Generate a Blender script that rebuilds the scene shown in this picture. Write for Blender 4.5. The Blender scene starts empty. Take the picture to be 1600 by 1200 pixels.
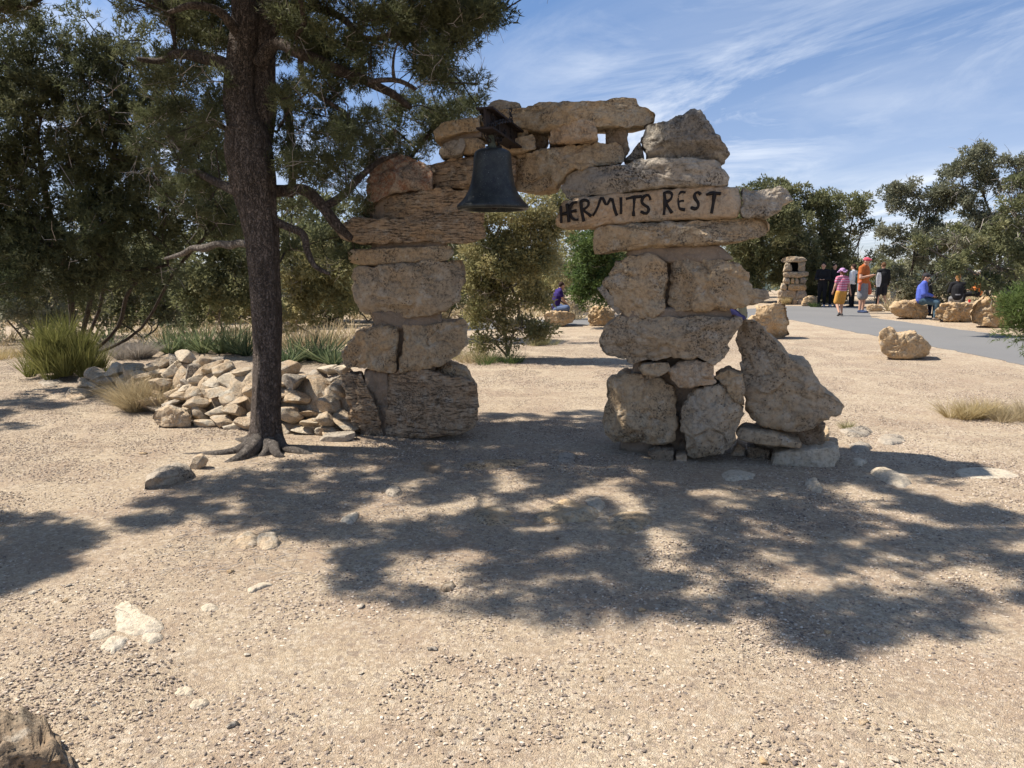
import bpy, bmesh, math, random
import numpy as np
from mathutils import Vector, Matrix
R = math.radians
S = bpy.context.scene
C = S.collection
# ------------------------------------------------------------------ camera
F = 1150.0; PITCH = math.atan(185.0/F); CH = 1.6
cam = bpy.data.cameras.new('camera'); camo = bpy.data.objects.new('camera', cam); C.objects.link(camo)
cam.sensor_width = 36.0; cam.lens = 36.0*F/1600.0; cam.clip_start = 0.05; cam.clip_end = 6000
camo.location = (0, 0, CH); camo.rotation_euler = (math.pi/2-PITCH, 0, 0)
S.camera = camo
# ------------------------------------------------------------------ light
SUN_EL = R(53.0); SUN_AZ = R(10.0)          # the sun stands left of and a little behind the arch
SUNV = np.array([-math.cos(SUN_AZ)*math.cos(SUN_EL), math.sin(SUN_AZ)*math.cos(SUN_EL), math.sin(SUN_EL)])
sl = bpy.data.lights.new('sun', 'SUN'); sl.energy = 4.9; sl.angle = R(0.55); sl.color = (1.0, 0.935, 0.84)
so = bpy.data.objects.new('sun', sl); C.objects.link(so)
so.rotation_euler = Vector(SUNV).to_track_quat('Z', 'Y').to_euler()
w = bpy.data.worlds.new('World'); S.world = w; w.use_nodes = True
nt = w.node_tree; N = nt.nodes; L = nt.links; N.clear()
out = N.new('ShaderNodeOutputWorld'); bg = N.new('ShaderNodeBackground'); bg.inputs['Strength'].default_value = 0.086
sky = N.new('ShaderNodeTexSky'); sky.sky_type = 'NISHITA'; sky.sun_disc = False; sky.sun_elevation = SUN_EL
sky.sun_rotation = math.atan2(SUNV[0], SUNV[1]); sky.altitude = 2000; sky.air_density = 0.72; sky.dust_density = 0.15; sky.ozone_density = 2.0
tc = N.new('ShaderNodeTexCoord'); sep = N.new('ShaderNodeSeparateXYZ'); L.new(tc.outputs['Generated'], sep.inputs[0])
def wm(op, a, b=None, c=None):
    n = N.new('ShaderNodeMath'); n.operation = op
    for i, v in enumerate((a, b, c)):
        if v is None: continue
        if hasattr(v, 'links'): L.new(v, n.inputs[i])
        else: n.inputs[i].default_value = v
    return n.outputs[0]
den = wm('ADD', wm('MAXIMUM', sep.outputs[2], 0.0), 0.10)
cx_ = wm('DIVIDE', sep.outputs[0], den); cy_ = wm('DIVIDE', sep.outputs[1], den)
cmb = N.new('ShaderNodeCombineXYZ'); L.new(cx_, cmb.inputs[0]); L.new(cy_, cmb.inputs[1])
def streak(rot, sc, loc, scale, detail, rough, dist, lo, hi):
    mp = N.new('ShaderNodeMapping'); mp.vector_type = 'TEXTURE'; mp.inputs['Rotation'].default_value = (0, 0, rot)
    mp.inputs['Scale'].default_value = sc; mp.inputs['Location'].default_value = loc; L.new(cmb.outputs[0], mp.inputs[0])
    ns = N.new('ShaderNodeTexNoise'); ns.inputs['Scale'].default_value = scale; ns.inputs['Detail'].default_value = detail
    ns.inputs['Roughness'].default_value = rough; ns.inputs['Distortion'].default_value = dist; L.new(mp.outputs[0], ns.inputs['Vector'])
    mr = N.new('ShaderNodeMapRange'); mr.inputs[1].default_value = lo; mr.inputs[2].default_value = hi
    L.new(ns.outputs['Fac'], mr.inputs[0]); return mr.outputs[0]
c1 = streak(R(108), (2.0, 0.85, 1), (1.3, 0.4, 0), 0.9, 11, 0.66, 1.3, 0.44, 0.78)
c2 = streak(R(101), (2.6, 1.2, 1), (11.0, 1.0, 0), 0.55, 4, 0.5, 0.4, 0.38, 0.60)
cl = wm('MULTIPLY', c1, c2)
hz = N.new('ShaderNodeMapRange'); hz.inputs[1].default_value = 0.30; hz.inputs[2].default_value = -0.02; L.new(sep.outputs[2], hz.inputs[0])
c3 = streak(R(101), (4.0, 1.5, 1), (2.0, 9.0, 0), 0.6, 5, 0.5, 0.3, 0.30, 0.75)
veil = wm('MULTIPLY', wm('MULTIPLY', hz.outputs[0], c3), 1.0)
above = N.new('ShaderNodeMapRange'); above.inputs[1].default_value = -0.03; above.inputs[2].default_value = 0.03; L.new(sep.outputs[2], above.inputs[0])
c4 = streak(R(112), (2.0, 0.9, 1), (4.0, 6.0, 0), 0.8, 8, 0.6, 0.8, 0.48, 0.85)
cov = wm('MULTIPLY', wm('MINIMUM', wm('ADD', wm('ADD', wm('MULTIPLY', cl, 1.2), wm('MULTIPLY', c4, 0.30)), wm('MULTIPLY', veil, 0.5)), 0.8), above.outputs[0])
mix = N.new('ShaderNodeMix'); mix.data_type = 'RGBA'; L.new(cov, mix.inputs[0]); 
tint = N.new('ShaderNodeMix'); tint.data_type = 'RGBA'; tint.blend_type = 'MULTIPLY'; tint.inputs[0].default_value = 1.0
L.new(sky.outputs[0], tint.inputs[6]); tr_ = N.new('ShaderNodeValToRGB'); e_ = tr_.color_ramp.elements; e_[0].position = 0.0; e_[0].color = (0.68, 0.60, 0.61, 1); e_[1].position = 0.42; e_[1].color = (1.36, 1.50, 1.52, 1); em = tr_.color_ramp.elements.new(0.13); em.color = (0.98, 0.94, 0.96, 1); L.new(sep.outputs[2], tr_.inputs[0]); L.new(tr_.outputs[0], tint.inputs[7])
L.new(tint.outputs[2], mix.inputs[6]); mix.inputs[7].default_value = (6.9, 7.3, 7.9, 1)
L.new(mix.outputs[2], bg.inputs[0]); L.new(bg.outputs[0], out.inputs[0])
S.view_settings.view_transform = 'Standard'; S.view_settings.look = 'None'; S.view_settings.gamma = 1.0
S.view_settings.use_curve_mapping = False; S.view_settings.exposure = 0.76
S.render.engine = 'CYCLES'
try:
    S.cycles.use_denoising = True; S.cycles.max_bounces = 6; S.cycles.transparent_max_bounces = 4
except Exception: pass

# ------------------------------------------------------------------ helpers
def W(px, py, y):
    """world point seen at photo pixel (px, py) at distance y"""
    dx = (px-800)/F; dv = (600-py)/F
    d = np.array([dx, math.cos(PITCH)+math.sin(PITCH)*dv, -math.sin(PITCH)+math.cos(PITCH)*dv])
    return np.array([0, 0, CH]) + d*(y/d[1])
def G(px, py, z=0.0):
    dx = (px-800)/F; dv = (600-py)/F
    d = np.array([dx, math.cos(PITCH)+math.sin(PITCH)*dv, -math.sin(PITCH)+math.cos(PITCH)*dv])
    return np.array([0, 0, CH]) + d*((z-CH)/d[2])
def PX(p):
    p = np.atleast_2d(p) - np.array([0, 0, CH])
    f = p[:, 1]*math.cos(PITCH) - p[:, 2]*math.sin(PITCH); u = p[:, 1]*math.sin(PITCH) + p[:, 2]*math.cos(PITCH)
    f = np.where(f > 0.05, f, 0.05)
    return np.stack([800+F*p[:, 0]/f, 600-F*u/f], 1)
def _h(ix, iy, iz, s):
    n = (ix.astype(np.int64)*374761393 + iy.astype(np.int64)*668265263 + iz.astype(np.int64)*2147483647 + int(s)*1274126177) & 0xffffffff
    n = ((n ^ (n >> 13))*1274126177) & 0xffffffff
    n = ((n ^ (n >> 15))*2246822519) & 0xffffffff
    return ((n ^ (n >> 16)) & 0xffff)/32767.5 - 1.0
def vnoise(p, s=0):
    f = np.floor(p); t = p-f; t = t*t*t*(t*(t*6-15)+10); i = f.astype(np.int64); r = 0
    for a in (0, 1):
        for b in (0, 1):
            for c in (0, 1):
                wgt = (t[:, 0] if a else 1-t[:, 0])*(t[:, 1] if b else 1-t[:, 1])*(t[:, 2] if c else 1-t[:, 2])
                r = r + wgt*_h(i[:, 0]+a, i[:, 1]+b, i[:, 2]+c, s)
    return r
def fbm(p, o=4, s=0, g=0.5):
    r = 0; a = 1.0; k = 1.0; tot = 0
    for j in range(o):
        r = r + a*vnoise(p*k + 13.7*j, s+j); tot += a; a *= g; k *= 2.03
    return r/tot
def ground_z(x, y):
    x = np.asarray(x, float); y = np.asarray(y, float)
    p = np.stack([x.ravel()*0.33, y.ravel()*0.33, np.zeros(x.size)], 1)
    q = np.stack([x.ravel()*1.1, y.ravel()*1.1, np.zeros(x.size)+5], 1)
    fade = np.clip((12-y.ravel())/5, 0, 1)
    z = (0.030*vnoise(p, 3) + 0.010*vnoise(q, 4))*fade
    return z.reshape(x.shape) if x.shape else float(z[0])
def Gg(px, py):
    p = G(px, py); p[2] = ground_z(p[0], p[1]); return p
def mesh(name, V, Fc, tint=None, smooth=False):
    me = bpy.data.meshes.new(name); V = np.asarray(V, np.float32); Fc = np.asarray(Fc, np.int32); k = Fc.shape[1]
    me.vertices.add(len(V)); me.vertices.foreach_set('co', V.ravel())
    me.loops.add(Fc.size); me.loops.foreach_set('vertex_index', Fc.ravel())
    me.polygons.add(len(Fc)); me.polygons.foreach_set('loop_start', np.arange(0, Fc.size, k, dtype=np.int32))
    try: me.polygons.foreach_set('loop_total', np.full(len(Fc), k, np.int32))
    except Exception: pass
    me.polygons.foreach_set('use_smooth', np.full(len(Fc), bool(smooth)))
    if tint is not None:
        a = me.attributes.new('tint', 'FLOAT', 'POINT'); a.data.foreach_set('value', np.asarray(tint, np.float32))
    me.update(calc_edges=True); me.validate(verbose=False)
    return me
def obj(name, me, mat=None, parent=None, label=None, cat=None, group=None, kind=None, loc=None, rot=None, scale=None):
    o = bpy.data.objects.new(name, me); C.objects.link(o)
    if mat is not None and me is not None and len(me.materials) == 0: me.materials.append(mat)
    if parent is not None: o.parent = parent
    if loc is not None: o.location = [float(v) for v in loc]
    if rot is not None: o.rotation_euler = [float(v) for v in rot]
    if scale is not None: o.scale = [float(v) for v in scale]
    for k, v in (('label', label), ('category', cat), ('group', group), ('kind', kind)):
        if v: o[k] = v
    return o
def thing(name, label, cat, loc=(0, 0, 0), rz=0.0, group=None):
    return obj(name, None, label=label, cat=cat, group=group, loc=loc, rot=(0, 0, rz))
class Acc:
    def __init__(s): s.V = []; s.F = []; s.T = []; s.n = 0
    def add(s, V, Fc, t=0.5):
        V = np.asarray(V, float); Fc = np.asarray(Fc, int)
        if Fc.shape[1] == 4: Fc = np.concatenate([Fc[:, [0, 1, 2]], Fc[:, [0, 2, 3]]])
        s.V.append(V); s.F.append(Fc+s.n); s.n += len(V)
        s.T.append(np.full(len(V), t) if np.isscalar(t) else np.asarray(t))
    def me(s, name, smooth=False): return mesh(name, np.concatenate(s.V), np.concatenate(s.F), np.concatenate(s.T), smooth)
def box(cx, cy, cz, sx, sy, sz, rz=0.0):
    v = np.array([[x, y, z] for x in (-.5, .5) for y in (-.5, .5) for z in (-.5, .5)])*[sx, sy, sz]
    c, s = math.cos(rz), math.sin(rz); v = np.stack([v[:, 0]*c-v[:, 1]*s, v[:, 0]*s+v[:, 1]*c, v[:, 2]], 1)+[cx, cy, cz]
    return v, np.array([[0, 1, 3, 2], [4, 6, 7, 5], [0, 4, 5, 1], [2, 3, 7, 6], [0, 2, 6, 4], [1, 5, 7, 3]])
def tube(P, rad, k=6, cap=True, flat=None):
    P = np.asarray(P, float); n = len(P); rad = np.broadcast_to(np.asarray(rad, float), (n,))
    T = np.gradient(P, axis=0); T /= (np.linalg.norm(T, axis=1, keepdims=True)+1e-9)
    ref = np.array([0.31, 0.17, 0.93]) if abs(T[0, 2]) < 0.8 else np.array([0.95, 0.2, 0.1])
    a = np.linspace(0, 2*math.pi, k, endpoint=False); ca = np.cos(a)[:, None]; sa = np.sin(a)[:, None]; V = []
    u = np.cross(T[0], ref); u /= np.linalg.norm(u)
    for i in range(n):
        u = u - T[i]*u.dot(T[i]); u /= (np.linalg.norm(u)+1e-9); v = np.cross(T[i], u)
        V.append(P[i] + rad[i]*(ca*u + sa*v))
    V = np.concatenate(V); Q = []
    for i in range(n-1):
        b = np.arange(k); c = (b+1) % k
        Q.append(np.stack([i*k+b, i*k+c, (i+1)*k+c, (i+1)*k+b], 1))
    Q = np.concatenate(Q); Fc = np.concatenate([Q[:, [0, 1, 2]], Q[:, [0, 2, 3]]])
    if cap:
        m = len(V); V = np.concatenate([V, P[:1], P[-1:]]); b = np.arange(k); c = (b+1) % k
        Fc = np.concatenate([Fc, np.stack([c, b, np.full(k, m)], 1), np.stack([(n-1)*k+b, (n-1)*k+c, np.full(k, m+1)], 1)])
    return V, Fc
def smooth_line(P, n):
    """Catmull-Rom resample"""
    P = np.asarray(P, float); Q = np.concatenate([[2*P[0]-P[1]], P, [2*P[-1]-P[-2]]]); o = []
    for t in np.linspace(0, len(P)-1-1e-6, n):
        i = int(t); f = t-i; a, b, c, d = Q[i], Q[i+1], Q[i+2], Q[i+3]
        o.append(0.5*((2*b)+(-a+c)*f+(2*a-5*b+4*c-d)*f*f+(-a+3*b-3*c+d)*f**3))
    return np.array(o)
_ico = {}
def ico(sub):
    if sub not in _ico:
        bm = bmesh.new(); bmesh.ops.create_icosphere(bm, subdivisions=sub, radius=1.0)
        _ico[sub] = (np.array([v.co[:] for v in bm.verts]), np.array([[v.index for v in f.verts] for f in bm.faces])); bm.free()
    return _ico[sub]
def rock(dims, seed, sub=4, cuts=12, lo=0.6, hi=0.95, rough=0.05, fine=0.012, freq=2.2, flat_base=0.0):
    r = np.random.RandomState(seed); V, Fc = ico(sub); p = V.copy()
    for i in range(cuts):
        n = r.normal(size=3); n /= np.linalg.norm(n); d = r.uniform(lo, hi)
        t = p@n - d; p = p - np.clip(t, 0, None)[:, None]*n
    q = p*freq + seed*7.31
    nn = V
    p = p + nn*(rough*fbm(q, 3, seed)[:, None]*1.6) + nn*(fine*fbm(q*5, 3, seed+5)[:, None]*1.6)
    if flat_base: p[:, 2] = np.maximum(p[:, 2], -flat_base)
    return p*np.asarray(dims), Fc

# ------------------------------------------------------------------ materials
class M:
    def __init__(s, name):
        s.m = bpy.data.materials.new(name); s.m.use_nodes = True; s.nt = s.m.node_tree; s.N = s.nt.nodes; s.L = s.nt.links
        s.b = s.N['Principled BSDF']; s.b.inputs['Specular IOR Level'].default_value = 0.25
        s.co = s.N.new('ShaderNodeNewGeometry').outputs['Position']; s.tc = s.N.new('ShaderNodeTexCoord')
    def link(s, a, b): s.L.new(a, b)
    def mapping(s, scale=(1, 1, 1), rot=(0, 0, 0), src=None):
        n = s.N.new('ShaderNodeMapping'); n.inputs['Scale'].default_value = scale; n.inputs['Rotation'].default_value = rot
        s.link(src or s.co, n.inputs[0]); return n.outputs[0]
    def noise(s, sc, det=4, rough=0.55, src=None, dist=0.0):
        n = s.N.new('ShaderNodeTexNoise'); n.inputs['Scale'].default_value = sc; n.inputs['Detail'].default_value = det
        n.inputs['Roughness'].default_value = rough; n.inputs['Distortion'].default_value = dist; s.link(src or s.co, n.inputs['Vector']); return n.outputs['Fac']
    def vor(s, sc, feature='F1', src=None, out='Distance', rnd=1.0):
        n = s.N.new('ShaderNodeTexVoronoi'); n.feature = feature; n.inputs['Scale'].default_value = sc; n.inputs['Randomness'].default_value = rnd
        s.link(src or s.co, n.inputs['Vector']); return n.outputs[out]
    def ramp(s, v, stops, interp='LINEAR'):
        n = s.N.new('ShaderNodeValToRGB'); e = n.color_ramp.elements; n.color_ramp.interpolation = interp
        while len(e) < len(stops): e.new(0.5)
        for i, (p, c) in enumerate(stops): e[i].position = p; e[i].color = (c if len(c) == 4 else (*c, 1)) if not np.isscalar(c) else (c, c, c, 1)
        s.link(v, n.inputs[0]); return n.outputs[0]
    def rng(s, v, a, b, c=0.0, d=1.0):
        n = s.N.new('ShaderNodeMapRange'); n.inputs[1].default_value = a; n.inputs[2].default_value = b; n.inputs[3].default_value = c; n.inputs[4].default_value = d
        s.link(v, n.inputs[0]); return n.outputs[0]
    def mix(s, f, a, b, blend='MIX'):
        n = s.N.new('ShaderNodeMix'); n.data_type = 'RGBA'; n.blend_type = blend
        for v, i in ((f, 0), (a, 6), (b, 7)):
            if hasattr(v, 'links'): s.link(v, n.inputs[i])
            else: n.inputs[i].default_value = v if i == 0 else (*v, 1)
        return n.outputs[2]
    def math(s, op, a, b=None):
        n = s.N.new('ShaderNodeMath'); n.operation = op
        for i, v in enumerate((a, b)):
            if v is None: continue
            if hasattr(v, 'links'): s.link(v, n.inputs[i])
            else: n.inputs[i].default_value = v
        return n.outputs[0]
    def attr(s, name, out='Fac'):
        n = s.N.new('ShaderNodeAttribute'); n.attribute_name = name; return n.outputs[out]
    def orand(s): return s.N.new('ShaderNodeObjectInfo').outputs['Random']
    def bump(s, h, strength=0.5, dist=0.02, prev=None):
        n = s.N.new('ShaderNodeBump'); n.inputs['Strength'].default_value = strength; n.inputs['Distance'].default_value = dist
        s.link(h, n.inputs['Height'])
        if prev is not None: s.link(prev, n.inputs['Normal'])
        return n.outputs[0]
    def fin(s, col=None, rough=0.9, normal=None, metal=0.0):
        if col is not None:
            if hasattr(col, 'links'): s.link(col, s.b.inputs['Base Color'])
            else: s.b.inputs['Base Color'].default_value = (*col, 1)
        if hasattr(rough, 'links'): s.link(rough, s.b.inputs['Roughness'])
        else: s.b.inputs['Roughness'].default_value = rough
        s.b.inputs['Metallic'].default_value = metal
        if normal is not None: s.link(normal, s.b.inputs['Normal'])
        return s.m
def plain(name, col, rough=0.8, metal=0.0, var=0.15, sc=30):
    m = M(name); n = m.noise(sc, 3); c = m.mix(m.rng(n, 0.3, 0.7), tuple(v*(1-var) for v in col), tuple(min(1, v*(1+var)) for v in col))
    return m.fin(c, rough, m.bump(n, 0.15, 0.004), metal)

def stone_mat(name, base, warm, grey, speck=0.5, strat=0.0, lichen=0.0, pores=0.35, sc=1.0):
    """weathered limestone: warm and grey areas, dark lichen specks, pores, optional bedding grooves"""
    m = M(name); r = m.orand()
    big = m.noise(1.6*sc, 5, 0.6); med = m.noise(6*sc, 6, 0.65, dist=0.4); fin = m.noise(34*sc, 5, 0.7); mic = m.noise(150, 3, 0.7)
    c = m.mix(m.rng(big, 0.36, 0.64), base, warm)
    c = m.mix(m.rng(med, 0.50, 0.68), c, grey)
    c = m.mix(m.math('MULTIPLY', m.rng(r, 0, 1), 0.30), c, tuple(v*0.72 for v in warm))
    g = m.rng(fin, 0.34, 0.66, 0.62, 1.25); c = m.mix(1.0, c, m.mix(g, (0, 0, 0), (1, 1, 1)), 'MULTIPLY')
    sp_area = m.rng(m.noise(3.6*sc, 4, 0.65), 0.44, 0.58); spk = m.rng(m.noise(62*sc, 4, 0.75), 0.50, 0.60)
    dk = m.math('MULTIPLY', m.math('MULTIPLY', sp_area, spk), speck); c = m.mix(dk, c, (0.045, 0.038, 0.032))
    wh = m.math('MULTIPLY', m.rng(m.noise(9*sc, 5, 0.7), 0.55, 0.66), 0.6); c = m.mix(wh, c, (0.52, 0.46, 0.37))
    pit = m.rng(m.vor(46*sc), 0.10, 0.30); pm = m.rng(m.noise(4.0*sc, 3), 0.46, 0.58)
    pitm = m.math('MULTIPLY', m.math('SUBTRACT', 1.0, pit), pm); c = m.mix(m.math('MULTIPLY', pitm, pores), c, tuple(v*0.25 for v in base))
    h = m.math('ADD', m.math('MULTIPLY', med, 0.9), m.math('MULTIPLY', fin, 0.45)); h = m.math('ADD', h, m.math('MULTIPLY', mic, 0.12))
    h = m.math('SUBTRACT', h, m.math('MULTIPLY', pitm, 0.5*pores)); h = m.math('SUBTRACT', h, m.math('MULTIPLY', dk, 0.15))
    if strat:
        s1 = m.noise(9, 4, 0.65, src=m.mapping((1, 1, 9))); s2 = m.noise(22, 3, 0.6, src=m.mapping((1, 1, 4.5)))
        gr = m.math('MULTIPLY', m.rng(s1, 0.40, 0.50, 1, 0), m.rng(s2, 0.42, 0.60)); gr = m.math('MULTIPLY', gr, strat)
        c = m.mix(gr, c, (0.05, 0.038, 0.03)); h = m.math('SUBTRACT', h, m.math('MULTIPLY', gr, 0.6))
        c = m.mix(m.math('MULTIPLY', m.rng(m.noise(5, 3, 0.5, src=m.mapping((1, 1, 6))), 0.45, 0.6), 0.25*strat), c, tuple(v*0.6 for v in warm))
    if lichen:
        la = m.math('MULTIPLY', m.rng(m.noise(7, 4, 0.7), 0.44, 0.52), m.rng(m.noise(38, 3, 0.7), 0.42, 0.55)); c = m.mix(m.math('MULTIPLY', la, lichen), c, (0.30, 0.11, 0.05))
        lb = m.math('MULTIPLY', m.rng(m.noise(11, 4, 0.7, src=m.mapping((1, 1, 1.3))), 0.56, 0.62), 0.8*lichen); c = m.mix(lb, c, (0.06, 0.05, 0.045))
    nb = m.bump(h, 0.8, 0.035)
    return m.fin(c, 0.92, nb)
ST = dict(
    arch=stone_mat('limestone_arch', (0.48, 0.362, 0.23), (0.52, 0.365, 0.21), (0.45, 0.385, 0.28), 0.85),
    strat=stone_mat('limestone_bedded', (0.45, 0.335, 0.22), (0.48, 0.33, 0.20), (0.42, 0.355, 0.265), 0.75, strat=0.9),
    grey=stone_mat('limestone_grey', (0.40, 0.35, 0.285), (0.45, 0.375, 0.285), (0.35, 0.315, 0.265), 1.0),
    pink=stone_mat('limestone_pale', (0.52, 0.39, 0.26), (0.54, 0.36, 0.21), (0.48, 0.40, 0.30), 0.45),
    lich=stone_mat('limestone_lichen', (0.42, 0.33, 0.25), (0.42, 0.31, 0.22), (0.40, 0.35, 0.29), 0.6, lichen=0.6),
    pitted=stone_mat('limestone_pitted', (0.43, 0.34, 0.235), (0.46, 0.345, 0.22), (0.40, 0.34, 0.26), 0.7, pores=0.9, sc=0.8),
    wall=stone_mat('limestone_wall', (0.50, 0.40, 0.28), (0.52, 0.38, 0.24), (0.47, 0.43, 0.35), 0.5, sc=1.3),
    dgrey=stone_mat('limestone_dark_grey', (0.25, 0.225, 0.19), (0.31, 0.26, 0.20), (0.20, 0.185, 0.165), 1.0),
    tan=stone_mat('sandstone_tan', (0.50, 0.36, 0.21), (0.54, 0.36, 0.19), (0.50, 0.40, 0.27), 0.35),
    chalk=stone_mat('limestone_bedrock', (0.60, 0.52, 0.40), (0.58, 0.47, 0.33), (0.52, 0.47, 0.39), 0.2, pores=0.2),
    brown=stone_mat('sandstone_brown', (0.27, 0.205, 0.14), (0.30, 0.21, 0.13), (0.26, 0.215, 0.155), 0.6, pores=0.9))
def mortar_mat():
    m = M('mortar'); n = m.noise(60, 5, 0.7); a = m.noise(8, 4)
    c = m.mix(m.rng(a, 0.35, 0.65), (0.22, 0.165, 0.115), (0.28, 0.215, 0.155)); c = m.mix(m.rng(n, 0.55, 0.7), c, (0.35, 0.28, 0.21))
    return m.fin(c, 0.95, m.bump(n, 0.6, 0.012))
MORTAR = mortar_mat()
def bark_mat(name, a, b, sc=1.0):
    m = M(name); s = m.mapping((1, 1, 0.16)); n = m.noise(38*sc, 5, 0.7, src=s, dist=0.6); f = m.noise(14*sc, 4, 0.6, src=m.mapping((1, 1, 0.3)))
    wv = m.N.new('ShaderNodeVectorMath'); wv.operation = 'ADD'; nz = m.N.new('ShaderNodeTexNoise'); nz.inputs['Scale'].default_value = 22; nz.inputs['Detail'].default_value = 3; m.link(m.co, nz.inputs['Vector']); sv = m.N.new('ShaderNodeVectorMath'); sv.operation = 'SCALE'; sv.inputs['Scale'].default_value = 0.10; m.link(nz.outputs['Color'], sv.inputs[0]); m.link(sv.outputs[0], wv.inputs[0]); m.link(m.mapping((1, 1, 0.15)), wv.inputs[1]); v = m.vor(44*sc, 'DISTANCE_TO_EDGE', src=wv.outputs[0])
    c = m.mix(m.rng(n, 0.35, 0.65), a, b); c = m.mix(m.rng(v, 0.0, 0.07, 0.45, 0), c, tuple(x*0.45 for x in a)); c = m.mix(m.rng(f, 0.6, 0.7, 0, 0.4), c, tuple(min(1, x*1.7) for x in b))
    pl = m.rng(m.noise(26, 3, 0.6, src=m.mapping((1, 1, 0.45))), 0.56, 0.66, 0, 0.55); c = m.mix(pl, c, tuple(min(1, x*1.5) for x in b)); return m.fin(c, 0.95, m.bump(m.math('ADD', n, m.rng(v, 0, 0.15)), 1.0, 0.035))
BARK = bark_mat('pinyon_bark', (0.10, 0.078, 0.062), (0.20, 0.16, 0.135))
BARKR = bark_mat('pinyon_bark_dark', (0.075, 0.058, 0.047), (0.14, 0.11, 0.09))
BARKG = bark_mat('juniper_bark', (0.15, 0.125, 0.105), (0.30, 0.26, 0.22))
DEADW = plain('weathered_wood', (0.33, 0.29, 0.25), 0.9, 0, 0.35, 40); ROOTW = bark_mat('root_bark', (0.15, 0.125, 0.105), (0.30, 0.26, 0.22), 1.6)
def leaf_mat(name, stops, trans=0.38):
    m = M(name); t = m.attr('tint'); c = m.ramp(t, stops); big = m.noise(1.2, 3); c = m.mix(m.rng(big, 0.35, 0.65, 0.0, 0.45), c, stops[-1][1][:3] if len(stops[-1][1]) >= 3 else (0.1, 0.1, 0.05))
    m.fin(c, 0.65); m.b.inputs['Specular IOR Level'].default_value = 0.2
    tr = m.N.new('ShaderNodeBsdfTranslucent'); m.link(c, tr.inputs[0]); mx = m.N.new('ShaderNodeMixShader'); mx.inputs[0].default_value = trans
    m.link(m.b.outputs[0], mx.inputs[1]); m.link(tr.outputs[0], mx.inputs[2]); m.link(mx.outputs[0], m.N['Material Output'].inputs[0]); return m.m
LEAF = dict(
    pinyon=leaf_mat('pinyon_needles', [(0, (0.058, 0.072, 0.036)), (0.7, (0.11, 0.125, 0.058)), (1, (0.18, 0.175, 0.09))]),
    juniper=leaf_mat('juniper_foliage', [(0, (0.078, 0.094, 0.046)), (0.6, (0.155, 0.168, 0.078)), (1, (0.26, 0.245, 0.125))]),
    green=leaf_mat('juniper_bright', [(0, (0.050, 0.085, 0.030)), (0.6, (0.10, 0.15, 0.045)), (1, (0.16, 0.20, 0.06))]),
    olive=leaf_mat('olive_foliage', [(0, (0.13, 0.14, 0.065)), (0.5, (0.26, 0.25, 0.11)), (1, (0.42, 0.36, 0.18))]),
    greyg=leaf_mat('grey_green_foliage', [(0, (0.085, 0.10, 0.062)), (0.6, (0.18, 0.188, 0.118)), (1, (0.30, 0.29, 0.20))]),
    yucca=leaf_mat('yucca_blades', [(0, (0.06, 0.10, 0.055)), (0.6, (0.12, 0.17, 0.085)), (1, (0.30, 0.32, 0.16))]),
    ephedra=leaf_mat('ephedra_stems', [(0, (0.09, 0.10, 0.03)), (0.6, (0.19, 0.20, 0.06)), (1, (0.28, 0.26, 0.09))]),
    straw=leaf_mat('straw', [(0, (0.26, 0.20, 0.12)), (0.6, (0.42, 0.33, 0.19)), (1, (0.52, 0.44, 0.28))]),
    gold=leaf_mat('golden_straw', [(0, (0.30, 0.22, 0.10)), (0.6, (0.48, 0.36, 0.16)), (1, (0.55, 0.47, 0.28))]),
    dead=leaf_mat('dead_twigs', [(0, (0.22, 0.19, 0.16)), (1, (0.38, 0.34, 0.29))]))
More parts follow.
